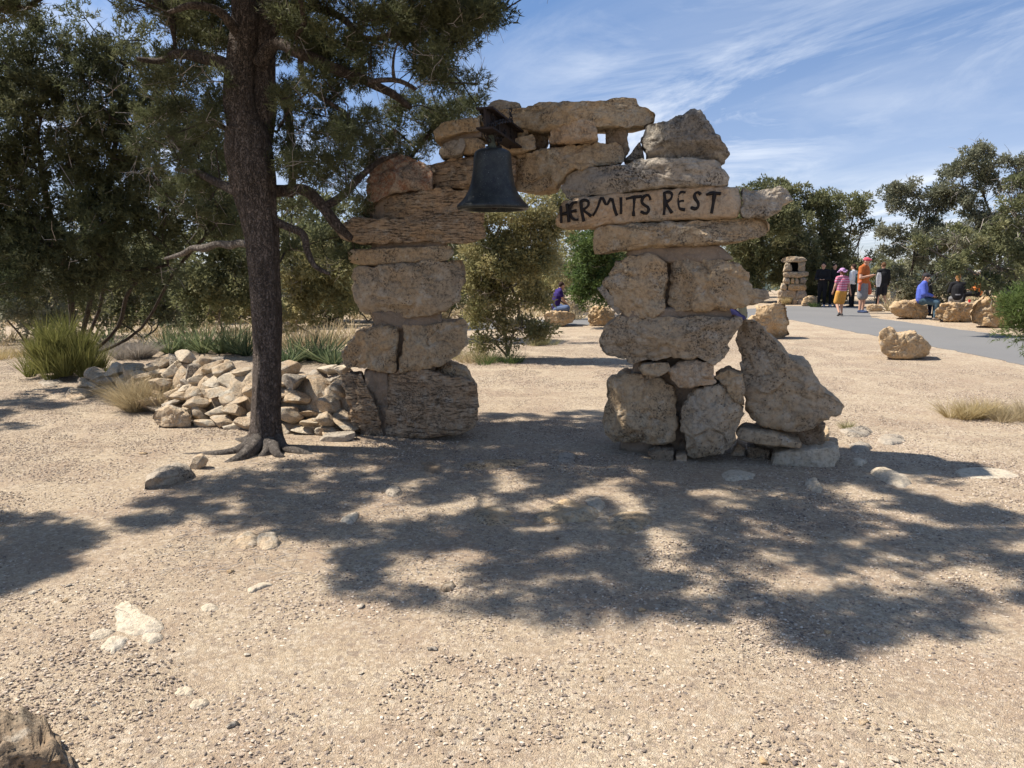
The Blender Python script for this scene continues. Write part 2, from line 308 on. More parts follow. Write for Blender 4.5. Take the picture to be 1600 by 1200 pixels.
# ------------------------------------------------------------------ ground
def ground_mat():
    m = M('gravel_ground'); big = m.noise(0.35, 5, 0.6); md = m.noise(1.7, 5, 0.65); fi = m.noise(26, 4, 0.7); tiny = m.noise(120, 3, 0.7)
    c = m.mix(m.rng(big, 0.38, 0.62), (0.405, 0.315, 0.205), (0.475, 0.385, 0.262)); c = m.mix(m.rng(md, 0.42, 0.62, 0, 0.8), c, (0.33, 0.235, 0.16))
    nzv = m.N.new('ShaderNodeTexNoise'); nzv.inputs['Scale'].default_value = 30; nzv.inputs['Detail'].default_value = 3; m.link(m.co, nzv.inputs['Vector']); sv = m.N.new('ShaderNodeVectorMath'); sv.operation = 'SCALE'; sv.inputs['Scale'].default_value = 0.045; m.link(nzv.outputs['Color'], sv.inputs[0]); av = m.N.new('ShaderNodeVectorMath'); av.operation = 'ADD'; m.link(m.co, av.inputs[0]); m.link(sv.outputs[0], av.inputs[1]); WV = av.outputs[0]; vc = m.vor(95, out='Color', src=WV); vd = m.vor(95, 'DISTANCE_TO_EDGE', src=WV); sepc = m.N.new('ShaderNodeSeparateColor'); m.link(vc, sepc.inputs[0])
    vb = m.vor(34, out='Color', src=WV); sb = m.N.new('ShaderNodeSeparateColor'); m.link(vb, sb.inputs[0])
    peb = m.ramp(sepc.outputs[0], [(0, (0.20, 0.155, 0.125)), (0.22, (0.34, 0.255, 0.18)), (0.6, (0.50, 0.39, 0.28)), (0.9, (0.60, 0.50, 0.38)), (1, (0.66, 0.58, 0.47))])
    c = m.mix(m.rng(md, 0.30, 0.6, 0.55, 0.22), c, peb)
    c = m.mix(m.rng(sb.outputs[1], 0.93, 0.95, 0, 0.22), c, (0.62, 0.54, 0.43)); c = m.mix(m.rng(sb.outputs[1], 0.05, 0.07, 0.4, 0), c, (0.17, 0.135, 0.115))
    vq = m.vor(48, out='Color', src=WV); sq_ = m.N.new('ShaderNodeSeparateColor'); m.link(vq, sq_.inputs[0]); c = m.mix(m.rng(sq_.outputs[2], 0.86, 0.88, 0, 0.28), c, (0.64, 0.56, 0.45)); c = m.mix(m.rng(sq_.outputs[2], 0.18, 0.15, 0, 0.42), c, (0.27, 0.205, 0.155))
    c = m.mix(m.rng(fi, 0.3, 0.46, 0.5, 0), c, (0.20, 0.145, 0.10))
    h = m.math('ADD', m.rng(vd, 0, 0.25, 0, 0.25), m.math('MULTIPLY', fi, 0.8)); h = m.math('ADD', h, m.math('MULTIPLY', tiny, 0.3))
    return m.fin(c, 0.95, m.bump(h, 0.8, 0.014))
GROUND = ground_mat()
def axis(lo, hi, d0, d1, step):
    a = [d0]; 
    while a[-1] < d1: a.append(a[-1]+step)
    s = step
    while a[-1] < hi: s *= 1.35; a.append(min(hi, a[-1]+s))
    s = step; b = [d0]
    while b[-1] > lo: s *= 1.35; b.append(max(lo, b[-1]-s))
    return np.array(b[:0:-1] + a)
xs = axis(-500, 500, -9, 9, 0.14); ys = axis(-30, 130, 0.5, 13, 0.14)
X, Y = np.meshgrid(xs, ys); Zg = ground_z(X, Y); Zg = Zg - np.clip(Y-58, 0, None)*0.35
V = np.stack([X.ravel(), Y.ravel(), Zg.ravel()], 1); nx, ny = len(xs), len(ys)
ii = (np.arange(ny-1)[:, None]*nx + np.arange(nx-1)[None]).ravel()
obj('ground', mesh('ground', V, np.stack([ii, ii+1, ii+nx+1, ii+nx], 1), smooth=True), GROUND, kind='structure')
def hill_mat():
    m = M('forested_slope'); n = m.noise(0.05, 6, 0.75); n2 = m.noise(0.012, 4); c = m.mix(m.rng(n, 0.42, 0.56), (0.018, 0.032, 0.026), (0.055, 0.07, 0.055)); c = m.mix(m.rng(n2, 0.5, 0.65, 0, 0.35), c, (0.09, 0.095, 0.075))
    return m.fin(c, 1.0)
hx = np.linspace(-2200, 2200, 90); hy = np.array([95, 130, 180, 260, 400, 600, 800, 1000, 1200, 1500, 1900])
X, Y = np.meshgrid(hx, hy); pr = np.interp(Y, [95, 200, 500, 900, 1200, 1900], [-16, -32, -26, -6, 2, 5.0])
Zh = pr + (Y > 300)*9*fbm(np.stack([X.ravel()*0.004, Y.ravel()*0.004, X.ravel()*0], 1), 4, 9).reshape(X.shape)
V = np.stack([X.ravel(), Y.ravel(), Zh.ravel()], 1); nx, ny = len(hx), len(hy); ii = (np.arange(ny-1)[:, None]*nx + np.arange(nx-1)[None]).ravel()
obj('hill', mesh('hill', V, np.stack([ii, ii+1, ii+nx+1, ii+nx], 1), smooth=True), hill_mat(), kind='structure')
def asphalt():
    m = M('asphalt_path'); n = m.noise(60, 3, 0.7); b = m.noise(0.5, 3); c = m.mix(m.rng(b, 0.35, 0.65), (0.165, 0.162, 0.158), (0.180, 0.176, 0.170)); c = m.mix(m.rng(n, 0.60, 0.72, 0, 0.6), c, (0.34, 0.31, 0.28))
    c = m.mix(m.rng(n, 0.28, 0.36, 0.5, 0), c, (0.07, 0.07, 0.07)); return m.fin(c, 0.95)
near = [(1760, 611), (1600, 570), (1522, 553), (1440, 538), (1370, 525), (1301, 512), (1235, 499), (1130, 501), (1000, 505), (920, 507), (860, 510), (700, 517)]
far = [(1790, 552), (1650, 533), (1586, 525), (1500, 515), (1430, 505), (1362, 496), (1350, 478), (1229, 478), (1080, 489), (920, 496), (860, 499), (700, 504)]
def fine_line(P, n, z, jit, seed):
    Q = np.array([G(x, y, z) for x, y in P]); D = []
    for i in range(len(Q)-1):
        for k in range(n): D.append(Q[i] + (Q[i+1]-Q[i])*k/n)
    D.append(Q[-1]); D = np.array(D); r = np.random.RandomState(seed); D[:, :2] += r.normal(size=(len(D), 2))*jit; D[:, 2] = z; return D
a = fine_line(near, 8, 0.012, 0.035, 1); b = fine_line(far, 8, 0.012, 0.04, 2); n = len(a)
# skirts drop the edge of the asphalt into the gravel
V = np.concatenate([a, b, a-[0, 0.03, 0.03], b-[0, -0.03, 0.03]]); i = np.arange(n-1)
Q = np.concatenate([np.stack([i, i+1, n+i+1, n+i], 1), np.stack([2*n+i, 2*n+i+1, i+1, i], 1), np.stack([n+i, n+i+1, 3*n+i+1, 3*n+i], 1)])
obj('path', mesh('path', V, Q), asphalt(), kind='structure')
# ------------------------------------------------------------------ loose gravel (real pebbles near the camera)
def gravel_mat():
    m = M('gravel_pebbles'); t = m.attr('tint'); c = m.ramp(t, [(0, (0.13, 0.11, 0.10)), (0.12, (0.19, 0.155, 0.13)), (0.32, (0.31, 0.24, 0.18)), (0.62, (0.43, 0.34, 0.26)), (0.87, (0.55, 0.46, 0.36)), (1, (0.68, 0.60, 0.49))])
    n = m.noise(180, 2); c = m.mix(m.rng(n, 0.35, 0.65, 0, 0.3), c, (0.30, 0.22, 0.15)); return m.fin(c, 0.92)
GRAVEL = gravel_mat()
def pebble_patch(seed, num, smin, smax, rad=0.36):
    r = np.random.RandomState(seed); Vi, Fi = ico(1); A = Acc()
    for i in range(num):
        s = smin + (smax-smin)*r.rand()**3.2; d = np.array([1, r.uniform(.45, .95), r.uniform(.22, .6)])*s*0.5
        q = rad*math.sqrt(r.rand()); th = r.rand()*6.283; v = Vi*(1+r.uniform(-.42, .32, (12, 1)))*d
        an = r.rand()*6.283; ca, sa = math.cos(an), math.sin(an); v = np.stack([v[:, 0]*ca-v[:, 1]*sa, v[:, 0]*sa+v[:, 1]*ca, v[:, 2]+r.uniform(-.1, .1)*v[:, 0]], 1)
        A.add(v+[q*math.cos(th), q*math.sin(th), d[2]*0.35], Fi, r.rand())
    return A.me('gravel_patch_mesh')
patches = []
for k, (num, a0, a1) in enumerate([(2000, .003, .015), (1500, .004, .022), (800, .003, .016)]):
    po = bpy.data.objects.new('gravel_patch', pebble_patch(11+k, num, a0, a1)); po.data.materials.append(GRAVEL); patches.append(po)
r = np.random.RandomState(5); gp = [[], [], []]
y = 1.2
while y < 17:
    st = 0.50 if y < 9 else 0.62; x = -1.05*y-1.2
    while x < 1.05*y+1.2:
        px_, py_ = x + r.uniform(-.2, .2), y + r.uniform(-.2, .2)
        nz = vnoise(np.array([[px_*0.45, py_*0.45, 0.0]]), 21)[0] + r.uniform(-.5, .5)
        onp = False
        if py_ > 10.5:
            pp = PX([px_, py_, 0])[0]
            if pp[0] > 1200 and pp[1] < np.interp(pp[0], [1200, 1301, 1440, 1600, 1760], [506, 522, 549, 584, 628]): onp = True
            if pp[0] <= 1200 and pp[1] < 520: onp = True
        if not onp: gp[0 if nz > 0.12 else (1 if nz > -0.42 else 2)].append((px_, py_))
        x += st
    y += st
def gn_scatter(name, pts, inst, seed, label):
    r = np.random.RandomState(seed); P = np.array(pts); z = ground_z(P[:, 0], P[:, 1]); e = 0.05
    gx = (ground_z(P[:, 0]+e, P[:, 1])-ground_z(P[:, 0]-e, P[:, 1]))/(2*e); gy = (ground_z(P[:, 0], P[:, 1]+e)-ground_z(P[:, 0], P[:, 1]-e))/(2*e)
    me = bpy.data.meshes.new(name); me.vertices.add(len(P)); me.vertices.foreach_set('co', np.column_stack([P, z]).astype(np.float32).ravel())
    rot = []
    for a, b in zip(gx, gy):
        q = Vector((-a, -b, 1)).to_track_quat('Z', 'Y') @ Matrix.Rotation(r.rand()*6.283, 3, 'Z').to_quaternion(); rot.append(q.to_euler()[:])
    at = me.attributes.new('rot', 'FLOAT_VECTOR', 'POINT'); at.data.foreach_set('vector', np.array(rot, np.float32).ravel())
    o = obj(name, me, None, kind='stuff', label=label); ng = bpy.data.node_groups.new(name, 'GeometryNodeTree')
    ng.interface.new_socket('Geometry', in_out='INPUT', socket_type='NodeSocketGeometry'); ng.interface.new_socket('Geometry', in_out='OUTPUT', socket_type='NodeSocketGeometry')
    gi = ng.nodes.new('NodeGroupInput'); go = ng.nodes.new('NodeGroupOutput'); ip = ng.nodes.new('GeometryNodeInstanceOnPoints'); oi = ng.nodes.new('GeometryNodeObjectInfo')
    oi.inputs[0].default_value = inst; na = ng.nodes.new('GeometryNodeInputNamedAttribute'); na.data_type = 'FLOAT_VECTOR'; na.inputs[0].default_value = 'rot'
    ng.links.new(gi.outputs[0], ip.inputs['Points']); ng.links.new(oi.outputs['Geometry'], ip.inputs['Instance']); ng.links.new(na.outputs[0], ip.inputs['Rotation']); ng.links.new(ip.outputs[0], go.inputs[0])
    md = o.modifiers.new('scatter', 'NODES'); md.node_group = ng; o['category'] = 'gravel'; return o
for k in range(3): gn_scatter('gravel', gp[k], patches[k], 30+k, ['dense small tan gravel strewn over the ground', 'coarse mixed tan gravel strewn over the ground', 'thin fine tan gravel over bare soil'][k])

# ------------------------------------------------------------------ stones traced as solids standing in their own plane
class Frame:
    def __init__(s, o, u): s.o = np.array(o, float); s.u = np.array([u[0], u[1], 0.0]); s.u /= np.linalg.norm(s.u); s.n = np.array([s.u[1], -s.u[0], 0.0]); s.n = s.n if s.n[1] < 0 else -s.n
    def hit(s, px, py, off=0.0):
        d = W(px, py, 1.0)-np.array([0, 0, CH]); c = np.array([0, 0, CH]); o = s.o + s.n*off
        t = (o-c)@s.n/(d@s.n); return c + d*t
    def loc(s, p): q = p - s.o; return np.stack([q@s.u, q@s.n, q[..., 2]], -1)
    def glob(s, q): return s.o + q[:, :1]*s.u + q[:, 1:2]*s.n + q[:, 2:3]*np.array([0, 0, 1.0])
def stone_mesh(fr, outline, off, thick, seed, pw=7.0, rough=0.024, fine=0.013, facets=4, strat=0.0, n=140, tilt=0.0, chip=1.0, name='stone_mesh', fdepth=0.16):
    """outline in photo pixels on the plane `off` metres in front of the frame; a rounded solid reaching `thick` back; returns verts about an origin"""
    r = np.random.RandomState(seed); P = np.array([fr.loc(fr.hit(x, y, off)) for x, y in outline])[:, [0, 2]]
    for _ in range(1):
        Q = []
        for i in range(len(P)): a, b = P[i], P[(i+1) % len(P)]; Q += [a*.91+b*.09, a*.09+b*.91]
        P = np.array(Q)
    L_ = np.linalg.norm(np.roll(P, -1, 0)-P, axis=1); cum = np.concatenate([[0], np.cumsum(L_)]); t = np.linspace(0, cum[-1], n, endpoint=False)
    PP = np.concatenate([P, P[:1]]); O = np.stack([np.interp(t, cum, PP[:, k]) for k in (0, 1)], 1)
    tg = np.roll(O, -1, 0)-np.roll(O, 1, 0); tg /= np.linalg.norm(tg, axis=1, keepdims=True)+1e-9; nn_ = np.stack([tg[:, 1], -tg[:, 0]], 1); q3 = np.column_stack([O*11, O[:, :1]*0+seed]); O = O + nn_*(min(0.016, 0.05*min(O.max(0)-O.min(0)))*1.6*fbm(q3, 4, seed+20, 0.65))[:, None]
    c = (O.min(0)+O.max(0))/2*0.4 + O.mean(0)*0.6; ext = O.max(0)-O.min(0); sz = min(ext)
    prof = []; ss = np.concatenate([np.linspace(0.0, 0.9, 17)[1:], [0.93, 0.955, 0.975, 0.99, 0.997, 1.0]])
    for s_ in ss: prof.append((s_, (1-s_**pw)**(1/pw)))
    rings = prof + [(1.0, 0.0)] if prof[-1][1] > 1e-6 else prof
    back = [(0.985, -0.30), (0.96, -0.6), (0.9, -0.85), (0.75, -0.96), (0.45, -1.0), (0.2, -1.0)]
    rings = [(1.0, 0.25)] + [] if False else rings
    V = [np.array([[c[0], 1.0, c[1]]])]; 
    for s_, w_ in rings: V.append(np.column_stack([c[0]+(O[:, 0]-c[0])*s_, np.full(n, w_), c[1]+(O[:, 1]-c[1])*s_]))
    for s_, w_ in back: V.append(np.column_stack([c[0]+(O[:, 0]-c[0])*s_, np.full(n, w_), c[1]+(O[:, 1]-c[1])*s_]))
    V.append(np.array([[c[0], -1.0, c[1]]])); V = np.concatenate(V); nr = len(rings)+len(back)
    wv = V[:, 1].copy(); fb = min(0.16, thick*0.3)      # front bulge depth, then the body goes back
    V[:, 1] = np.where(wv >= 0, off - fb*(1-wv), off - fb + wv*(thick-fb))
    b = np.arange(n); c2 = (b+1) % n; Q = []
    T = [np.stack([np.zeros(n, int), 1+c2, 1+b], 1)]
    for k in range(nr-1): o1 = 1+k*n; o2 = o1+n; T += [np.stack([o1+b, o1+c2, o2+c2], 1), np.stack([o1+b, o2+c2, o2+b], 1)]
    o1 = 1+(nr-1)*n; T.append(np.stack([o1+b, o1+c2, np.full(n, len(V)-1)], 1)); T = np.concatenate(T)
    ctr = np.array([c[0], off-thick/2, c[1]])
    for k in range(facets):   # broken faces on the front
        an = r.uniform(0, 6.283); sl = r.uniform(0.18, 0.62)*fdepth/0.16; dr_ = np.array([math.cos(an), math.sin(an)]); sc_ = (V[:, [0, 2]]-ctr[[0, 2]])@dr_; q_ = sc_.max()*r.uniform(0.0, 0.65)
        lim = off - 0.004 - sl*np.clip(sc_-q_, 0, None); lim = np.maximum(lim, off-thick*0.45); V[:, 1] = np.where(wv > 0, np.minimum(V[:, 1], lim), V[:, 1])
    vd = fr.glob(ctr[None])[0]-np.array([0, 0, CH]); vd[2] = 0; V[:, 0] += (off - V[:, 1])*np.clip((vd@fr.u)/max(0.2, -(vd@fr.n)), -0.9, 0.9)*0.95
    g = fr.glob(V); rad = V-ctr; rad[:, 1] *= 0.7; rad = rad/(np.linalg.norm(rad, axis=1, keepdims=True)+1e-9)
    inpl = np.clip(wv, 0, 1)**2; rad[:, 1] = np.where(wv > 0.3, rad[:, 1]+1.2*inpl, rad[:, 1]); rad /= np.linalg.norm(rad, axis=1, keepdims=True)
    k = min(1.0, sz/0.32)
    d = rough*k*1.5*fbm(g*3.2+seed*3.1, 3, seed) + fine*k*1.8*fbm(g*14, 4, seed+3, 0.6)
    rd = np.abs(fbm(g*5.0+seed, 3, seed+8)); d -= 0.022*k*np.clip(0.16-rd, 0, 1)/0.16*(rough > 0.01)
    sp_ = g[r.randint(0, len(g), 70)]; dist_ = ((g[:, None, :]-sp_[None])**2).sum(2); ci = dist_.argmin(1); dv = r.normal(size=(70, 3)); dv /= np.linalg.norm(dv, axis=1, keepdims=True)
    d = d + chip*0.7*k*np.clip(np.einsum('ij,ij->i', g-sp_[ci], dv[ci])*0.20, -0.016, 0.016)
    d = d + chip*k*0.005*np.round(2.2*vnoise(np.column_stack([g[:, 0]*1.2, g[:, 1]*1.2, g[:, 2]*9])+seed, seed+31))/2.2
    if strat: gg = g*np.array([3, 3, 26.0])+seed; d -= strat*0.014*np.clip(vnoise(gg, seed)+0.15, 0, 1)
    V = V + rad*d[:, None]
    return fr.glob(V), T
def stone(fr, outline, off, thick, seed, mat, parent=None, name='stone', label=None, **kw):
    g, T = stone_mesh(fr, outline, off, thick, seed, **kw); o = g.mean(0)
    if parent is not None: o = o - np.array(parent.location)
    base = g.mean(0); me = mesh(name, g-base, T, smooth=True)
    return obj(name, me, mat, parent, label, loc=o)
def boulder(outline, name, label, cat, mat, seed, thick=None, group=None, dpt=None, **kw):
    yb = max(p[1] for p in outline); xm = sum(p[0] for p in outline)/len(outline); p = G(xm, yb-1) if dpt is None else W(xm, yb, dpt)
    fr = Frame(p, (1, 0)); wd = (max(q[0] for q in outline)-min(q[0] for q in outline))/F*p[1]; th = thick or wd*0.7
    fr.o[1] += 0.0
    kw.setdefault('pw', 3.6); kw.setdefault('facets', 5); kw.setdefault('fdepth', 0.16); kw.setdefault('chip', 1.6*min(1.5, wd)+0.4); kw.setdefault('rough', 0.03*min(1.5, wd)); kw.setdefault('fine', 0.014*min(1.5, wd))
    g, T = stone_mesh(fr, outline, 0.0, th, seed, **kw); base = np.array([g[:, 0].mean(), g[:, 1].mean(), g[:, 2].min()])
    return obj(name, mesh(name, g-base, T, smooth=True), mat, label=label, cat=cat, group=group, loc=base)

P1 = G(650, 688); P2 = G(1050, 722); AF = Frame(P1, (P2-P1)[:2])
arch = thing('stone_arch', 'rough stacked limestone gateway arch with black iron lettering across its right side', 'arch', (float(P1[0]+P2[0])/2, float(P1[1]+P2[1])/2, 0))
def A(outline, off, thick, seed, mat='arch', label=None, **kw):
    if kw.pop('g', 0):
        q = max(outline, key=lambda p: p[1]); lo_, hi_ = -1.2, 1.2
        for _ in range(30):
            mid_ = (lo_+hi_)/2
            if AF.hit(q[0], q[1], mid_)[2] > -0.015: hi_ = mid_
            else: lo_ = mid_
        off = mid_
    return stone(AF, outline, off, thick, seed, ST[mat] if mat in ST else MORTAR, arch, 'mortar' if mat == 'mortar' else 'stone', label, **kw)
# left pillar
A([(570,311),(571,252),(584,240),(620,236),(648,241),(664,250),(676,256),(676,296),(640,301),(608,303),(585,313)], 0.02, 0.62, 1, 'lich', 'orange lichen stained stone', facets=5, rough=0.035)
A([(663,256),(710,243),(760,238),(806,237),(808,297),(740,294),(680,293),(668,290)], -0.03, 0.55, 2, 'strat', strat=0.4)
A([(780,238),(830,236),(857,230),(895,222),(935,218),(968,217),(979,223),(976,251),(957,256),(900,264),(887,272),(874,286),(868,297),(840,298),(806,297),(793,285)], 0.00, 0.55, 3, 'arch', facets=3, pw=6)
A([(563,358),(556,338),(570,317),(602,304),(640,299),(682,292),(733,294),(738,312),(722,322),(722,335),(680,340),(620,357)], 0.00, 0.7, 4, 'strat', strat=0.45, facets=4)
A([(519,360),(535,349),(557,338),(620,340),(675,330),(759,328),(761,371),(742,378),(670,379),(620,378),(595,381),(567,382),(535,374)], 0.04, 0.7, 5, 'strat', strat=0.5, facets=4)
A([(540,389),(620,386),(707,383),(710,395),(700,407),(657,410),(570,417),(545,410)], 0.0, 0.6, 6, 'arch', facets=2, pw=6)
A([(548,433),(555,420),(596,413),(651,409),(692,409),(720,406),(728,417),(728,441),(717,469),(692,490),(637,498),(582,500),(558,489),(549,463)], 0.06, 0.72, 7, 'pitted', label='big rounded block high in the left pillar', facets=3, pw=5)
A([(527,557),(538,545),(548,528),(556,519),(588,511),(622,509),(624,530),(618,560),(618,584),(596,583),(569,580),(533,576)], 0.05, 0.74, 8, 'arch', 'left half of a cracked stone', facets=3)
A([(624,509),(660,505),(692,503),(723,500),(731,513),(732,540),(720,556),(687,574),(654,584),(621,585),(622,560),(626,532)], 0.07, 0.72, 58, 'arch', 'right half of a cracked stone', facets=5, strat=0.3)
A([(604,588),(640,578),(676,581),(692,587),(736,598),(749,617),(752,642),(744,672),(714,683),(654,689),(603,689),(600,661),(605,634),(598,606)], 0.08, 0.78, 9, 'strat', 'broad bedded base block', strat=0.4, facets=5)
A([(531,587),(563,585),(578,617),(592,650),(600,688),(546,680),(540,645),(535,617)], 0.10, 0.5, 10, 'strat', 'crinkled pale stone where the low wall meets the pillar', strat=1.4, rough=0.05, fine=0.022)
A([(676,584),(698,568),(728,579),(737,600),(700,606)], -0.15, 0.4, 11, 'arch')
A([(566,579),(604,578),(610,640),(606,688),(590,688),(580,640)], -0.02, 0.5, 12, 'mortar', facets=0)
A([(583,486),(640,484),(690,480),(692,512),(640,518),(585,520)], -0.03, 0.5, 13, 'mortar', facets=0)
A([(590,296),(690,290),(700,420),(680,600),(600,600),(570,420)], -0.10, 0.4, 14, 'mortar', facets=0)
# what rests on the lintel
A([(676,203),(690,190),(720,184),(750,180),(752,203),(725,206),(685,217),(680,216)], 0.06, 0.5, 15, 'arch', facets=2)
A([(683,217),(725,203),(754,203),(754,215),(720,220),(700,224)], -0.04, 0.4, 16, 'mortar', facets=0)
A([(684,233),(698,219),(725,213),(728,226),(722,240),(690,244)], 0.05, 0.4, 17, 'grey')
A([(722,216),(745,213),(758,220),(760,238),(735,240),(722,238)], 0.0, 0.4, 18, 'arch')
A([(778,240),(780,222),(800,216),(834,207),(838,231),(815,239)], 0.02, 0.45, 19, 'arch', facets=3)
A([(745,176),(765,170),(800,172),(826,190),(826,212),(780,220),(748,214)], -0.06, 0.45, 20, 'arch', facets=3)
A([(748,188),(756,171),(790,167),(840,163),(852,158),(885,157),(925,156),(958,153),(966,146),(978,144),(997,146),(1003,156),(1012,162),(1030,170),(1032,182),(1012,187),(980,193),(945,195),(915,194),(880,199),(845,204),(818,200),(780,196)], 0.02, 0.6, 21, 'arch', 'long capstone slab', facets=3, pw=6, rough=0.045)
A([(758,170),(766,157),(780,153),(812,159),(816,166),(807,172),(775,174)], -0.12, 0.4, 22, 'grey', facets=3)
A([(856,222),(857,206),(860,192),(885,179),(907,179),(916,185),(930,188),(937,218),(890,224)], 0.05, 0.42, 23, 'pink', 'pale square block under the capstone', facets=3, pw=6)
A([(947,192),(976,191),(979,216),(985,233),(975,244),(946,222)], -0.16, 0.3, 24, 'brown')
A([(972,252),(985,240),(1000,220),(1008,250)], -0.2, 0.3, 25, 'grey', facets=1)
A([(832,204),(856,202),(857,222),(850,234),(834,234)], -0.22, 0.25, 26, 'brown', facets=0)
# right pillar
A([(996,212),(1008,190),(1052,180),(1083,166),(1097,172),(1110,190),(1130,215),(1138,230),(1136,250),(1130,255),(1115,249),(1060,250),(1010,250),(1001,227)], 0.05, 0.62, 27, 'dgrey', 'dark grey boulder crowning the right pillar', facets=6, pw=6, fdepth=0.25)
A([(873,292),(880,274),(902,259),(935,255),(977,254),(1010,246),(1120,246),(1130,260),(1138,275),(1137,287),(1115,290),(1065,292),(1015,294),(940,303),(880,309)], 0.10, 0.66, 28, 'grey', 'long grey slab above the lettered stone', facets=4, pw=5)
A([(1158,290),(1170,295),(1190,294),(1215,290),(1228,296),(1240,301),(1239,312),(1226,318),(1222,330),(1195,340),(1159,341)], 0.045, 0.5, 59, 'grey', 'knobbly grey tail of the lettered course', facets=3, rough=0.035, fine=0.022)
A([(863,350),(878,312),(915,306),(940,303),(1015,295),(1065,290),(1122,286),(1157,290),(1160,315),(1158,341),(1090,342),(990,349),(872,357)], 0.06, 0.62, 29, 'pink', 'long pale stone carrying the iron letters', facets=0, pw=7, rough=0.010, fine=0.005, chip=0.25)
A([(925,365),(929,351),(1040,345),(1165,339),(1200,337),(1207,355),(1202,366),(1165,376),(1115,384),(1040,388),(965,392),(927,399)], 0.08, 0.64, 30, 'arch', facets=2, pw=4.5)
A([(942,440),(957,413),(978,399),(1020,397),(1040,411),(1045,434),(1041,452),(1041,489),(1014,496),(981,496),(960,483),(955,464),(945,449)], 0.10, 0.6, 31, 'arch', facets=5, pw=6)
A([(933,453),(943,446),(960,465),(981,484),(966,493),(951,477)], 0.02, 0.5, 32, 'grey', facets=2)
A([(1042,446),(1047,416),(1059,398),(1092,399),(1116,406),(1158,412),(1168,434),(1176,455),(1180,476),(1140,485),(1104,488),(1062,486),(1043,476)], 0.10, 0.62, 33, 'arch', facets=5, pw=6)
A([(1160,448),(1197,453),(1204,467),(1179,478),(1150,480)], 0.0, 0.4, 34, 'pitted', facets=2)
A([(927,548),(939,515),(960,498),(1020,496),(1080,494),(1161,499),(1152,518),(1131,557),(1116,576),(1092,561),(1035,564),(990,570),(954,564)], 0.14, 0.72, 35, 'pitted', 'wide underslung stone halfway up the right pillar', facets=5, pw=4.5)
A([(995,578),(1002,569),(1044,567),(1048,578),(1032,589),(1005,587)], 0.08, 0.3, 36, 'arch', facets=2)
A([(1045,584),(1062,568),(1086,565),(1110,571),(1116,590),(1120,600),(1107,604),(1062,607),(1050,594)], 0.10, 0.35, 37, 'pink', facets=3, pw=4.5)
A([(940,668),(945,635),(948,602),(978,587),(1020,589),(1051,609),(1055,638),(1057,668),(1054,694),(1020,696),(960,699),(945,688)], 0.04, 0.66, 38, 'arch', label='squared stone at the foot of the right pillar', facets=6, fdepth=0.25)
A([(1064,668),(1065,644),(1074,622),(1092,612),(1136,601),(1154,629),(1166,650),(1156,671),(1140,708),(1077,729),(1067,692)], 0.10, 0.6, 39, 'pitted', facets=6, pw=4.5, fdepth=0.25)
A([(1114,590),(1137,580),(1160,587),(1163,608),(1161,635),(1152,638),(1137,617),(1133,602)], 0.02, 0.4, 40, 'arch', facets=2)
A([(1152,515),(1161,500),(1176,502),(1200,520),(1218,538),(1239,559),(1257,565),(1269,580),(1281,601),(1302,622),(1322,638),(1314,651),(1284,666),(1272,676),(1245,684),(1206,676),(1179,662),(1164,635),(1158,596),(1151,548)], -0.08, 0.55, 41, 'pitted', 'tall pitted wedge leaning against the pillar', facets=4, pw=6, fdepth=0.2)
A([(1148,680),(1155,671),(1200,676),(1252,693),(1252,703),(1200,699),(1155,689)], -0.02, 0.4, 42, 'pitted', facets=1, pw=4.5)
A([(1204,730),(1209,706),(1245,704),(1311,703),(1313,722),(1305,733),(1230,734)], 0.62, 0.38, 43, 'chalk', g=1, label= 'low flat slab at the right foot', facets=2, pw=6)
A([(1166,698),(1206,703),(1203,720),(1188,725),(1168,718)], 0.50, 0.35, 44, 'brown', g=1, facets=2)
A([(1139,714),(1152,691),(1166,704),(1161,715),(1149,720)], 0.46, 0.3, 45, 'pink', g=1, facets=2)
A([(1253,693),(1272,682),(1297,676),(1294,703),(1260,703)], 0.30, 0.4, 46, 'arch', g=1, facets=2)
A([(1011,711),(1029,703),(1054,706),(1051,723),(1026,727)], 0.24, 0.3, 47, 'brown', g=1, facets=1)
A([(1055,712),(1073,711),(1073,729),(1056,729)], 0.30, 0.25, 48, 'pink', g=1, facets=1)
A([(966,703),(1014,698),(1015,713),(972,713)], 0.14, 0.3, 49, 'brown', g=1, facets=1)
A([(975,399),(985,385),(1120,382),(1152,405),(1115,412),(1040,412)], 0.0, 0.55, 50, 'mortar', facets=0)
A([(965,482),(1140,478),(1145,503),(970,505)], 0.02, 0.5, 51, 'mortar', facets=0)
A([(995,562),(1100,556),(1112,580),(1140,640),(1080,690),(1062,735),(1015,725),(965,714),(975,600)], -0.16, 0.4, 52, 'mortar', facets=0)
A([(985,392),(1120,390),(1130,480),(1110,560),(1000,560),(990,480)], -0.12, 0.4, 53, 'mortar', facets=0)
A([(1175,665),(1290,660),(1290,705),(1180,708)], -0.32, 0.3, 54, 'brown', facets=0)
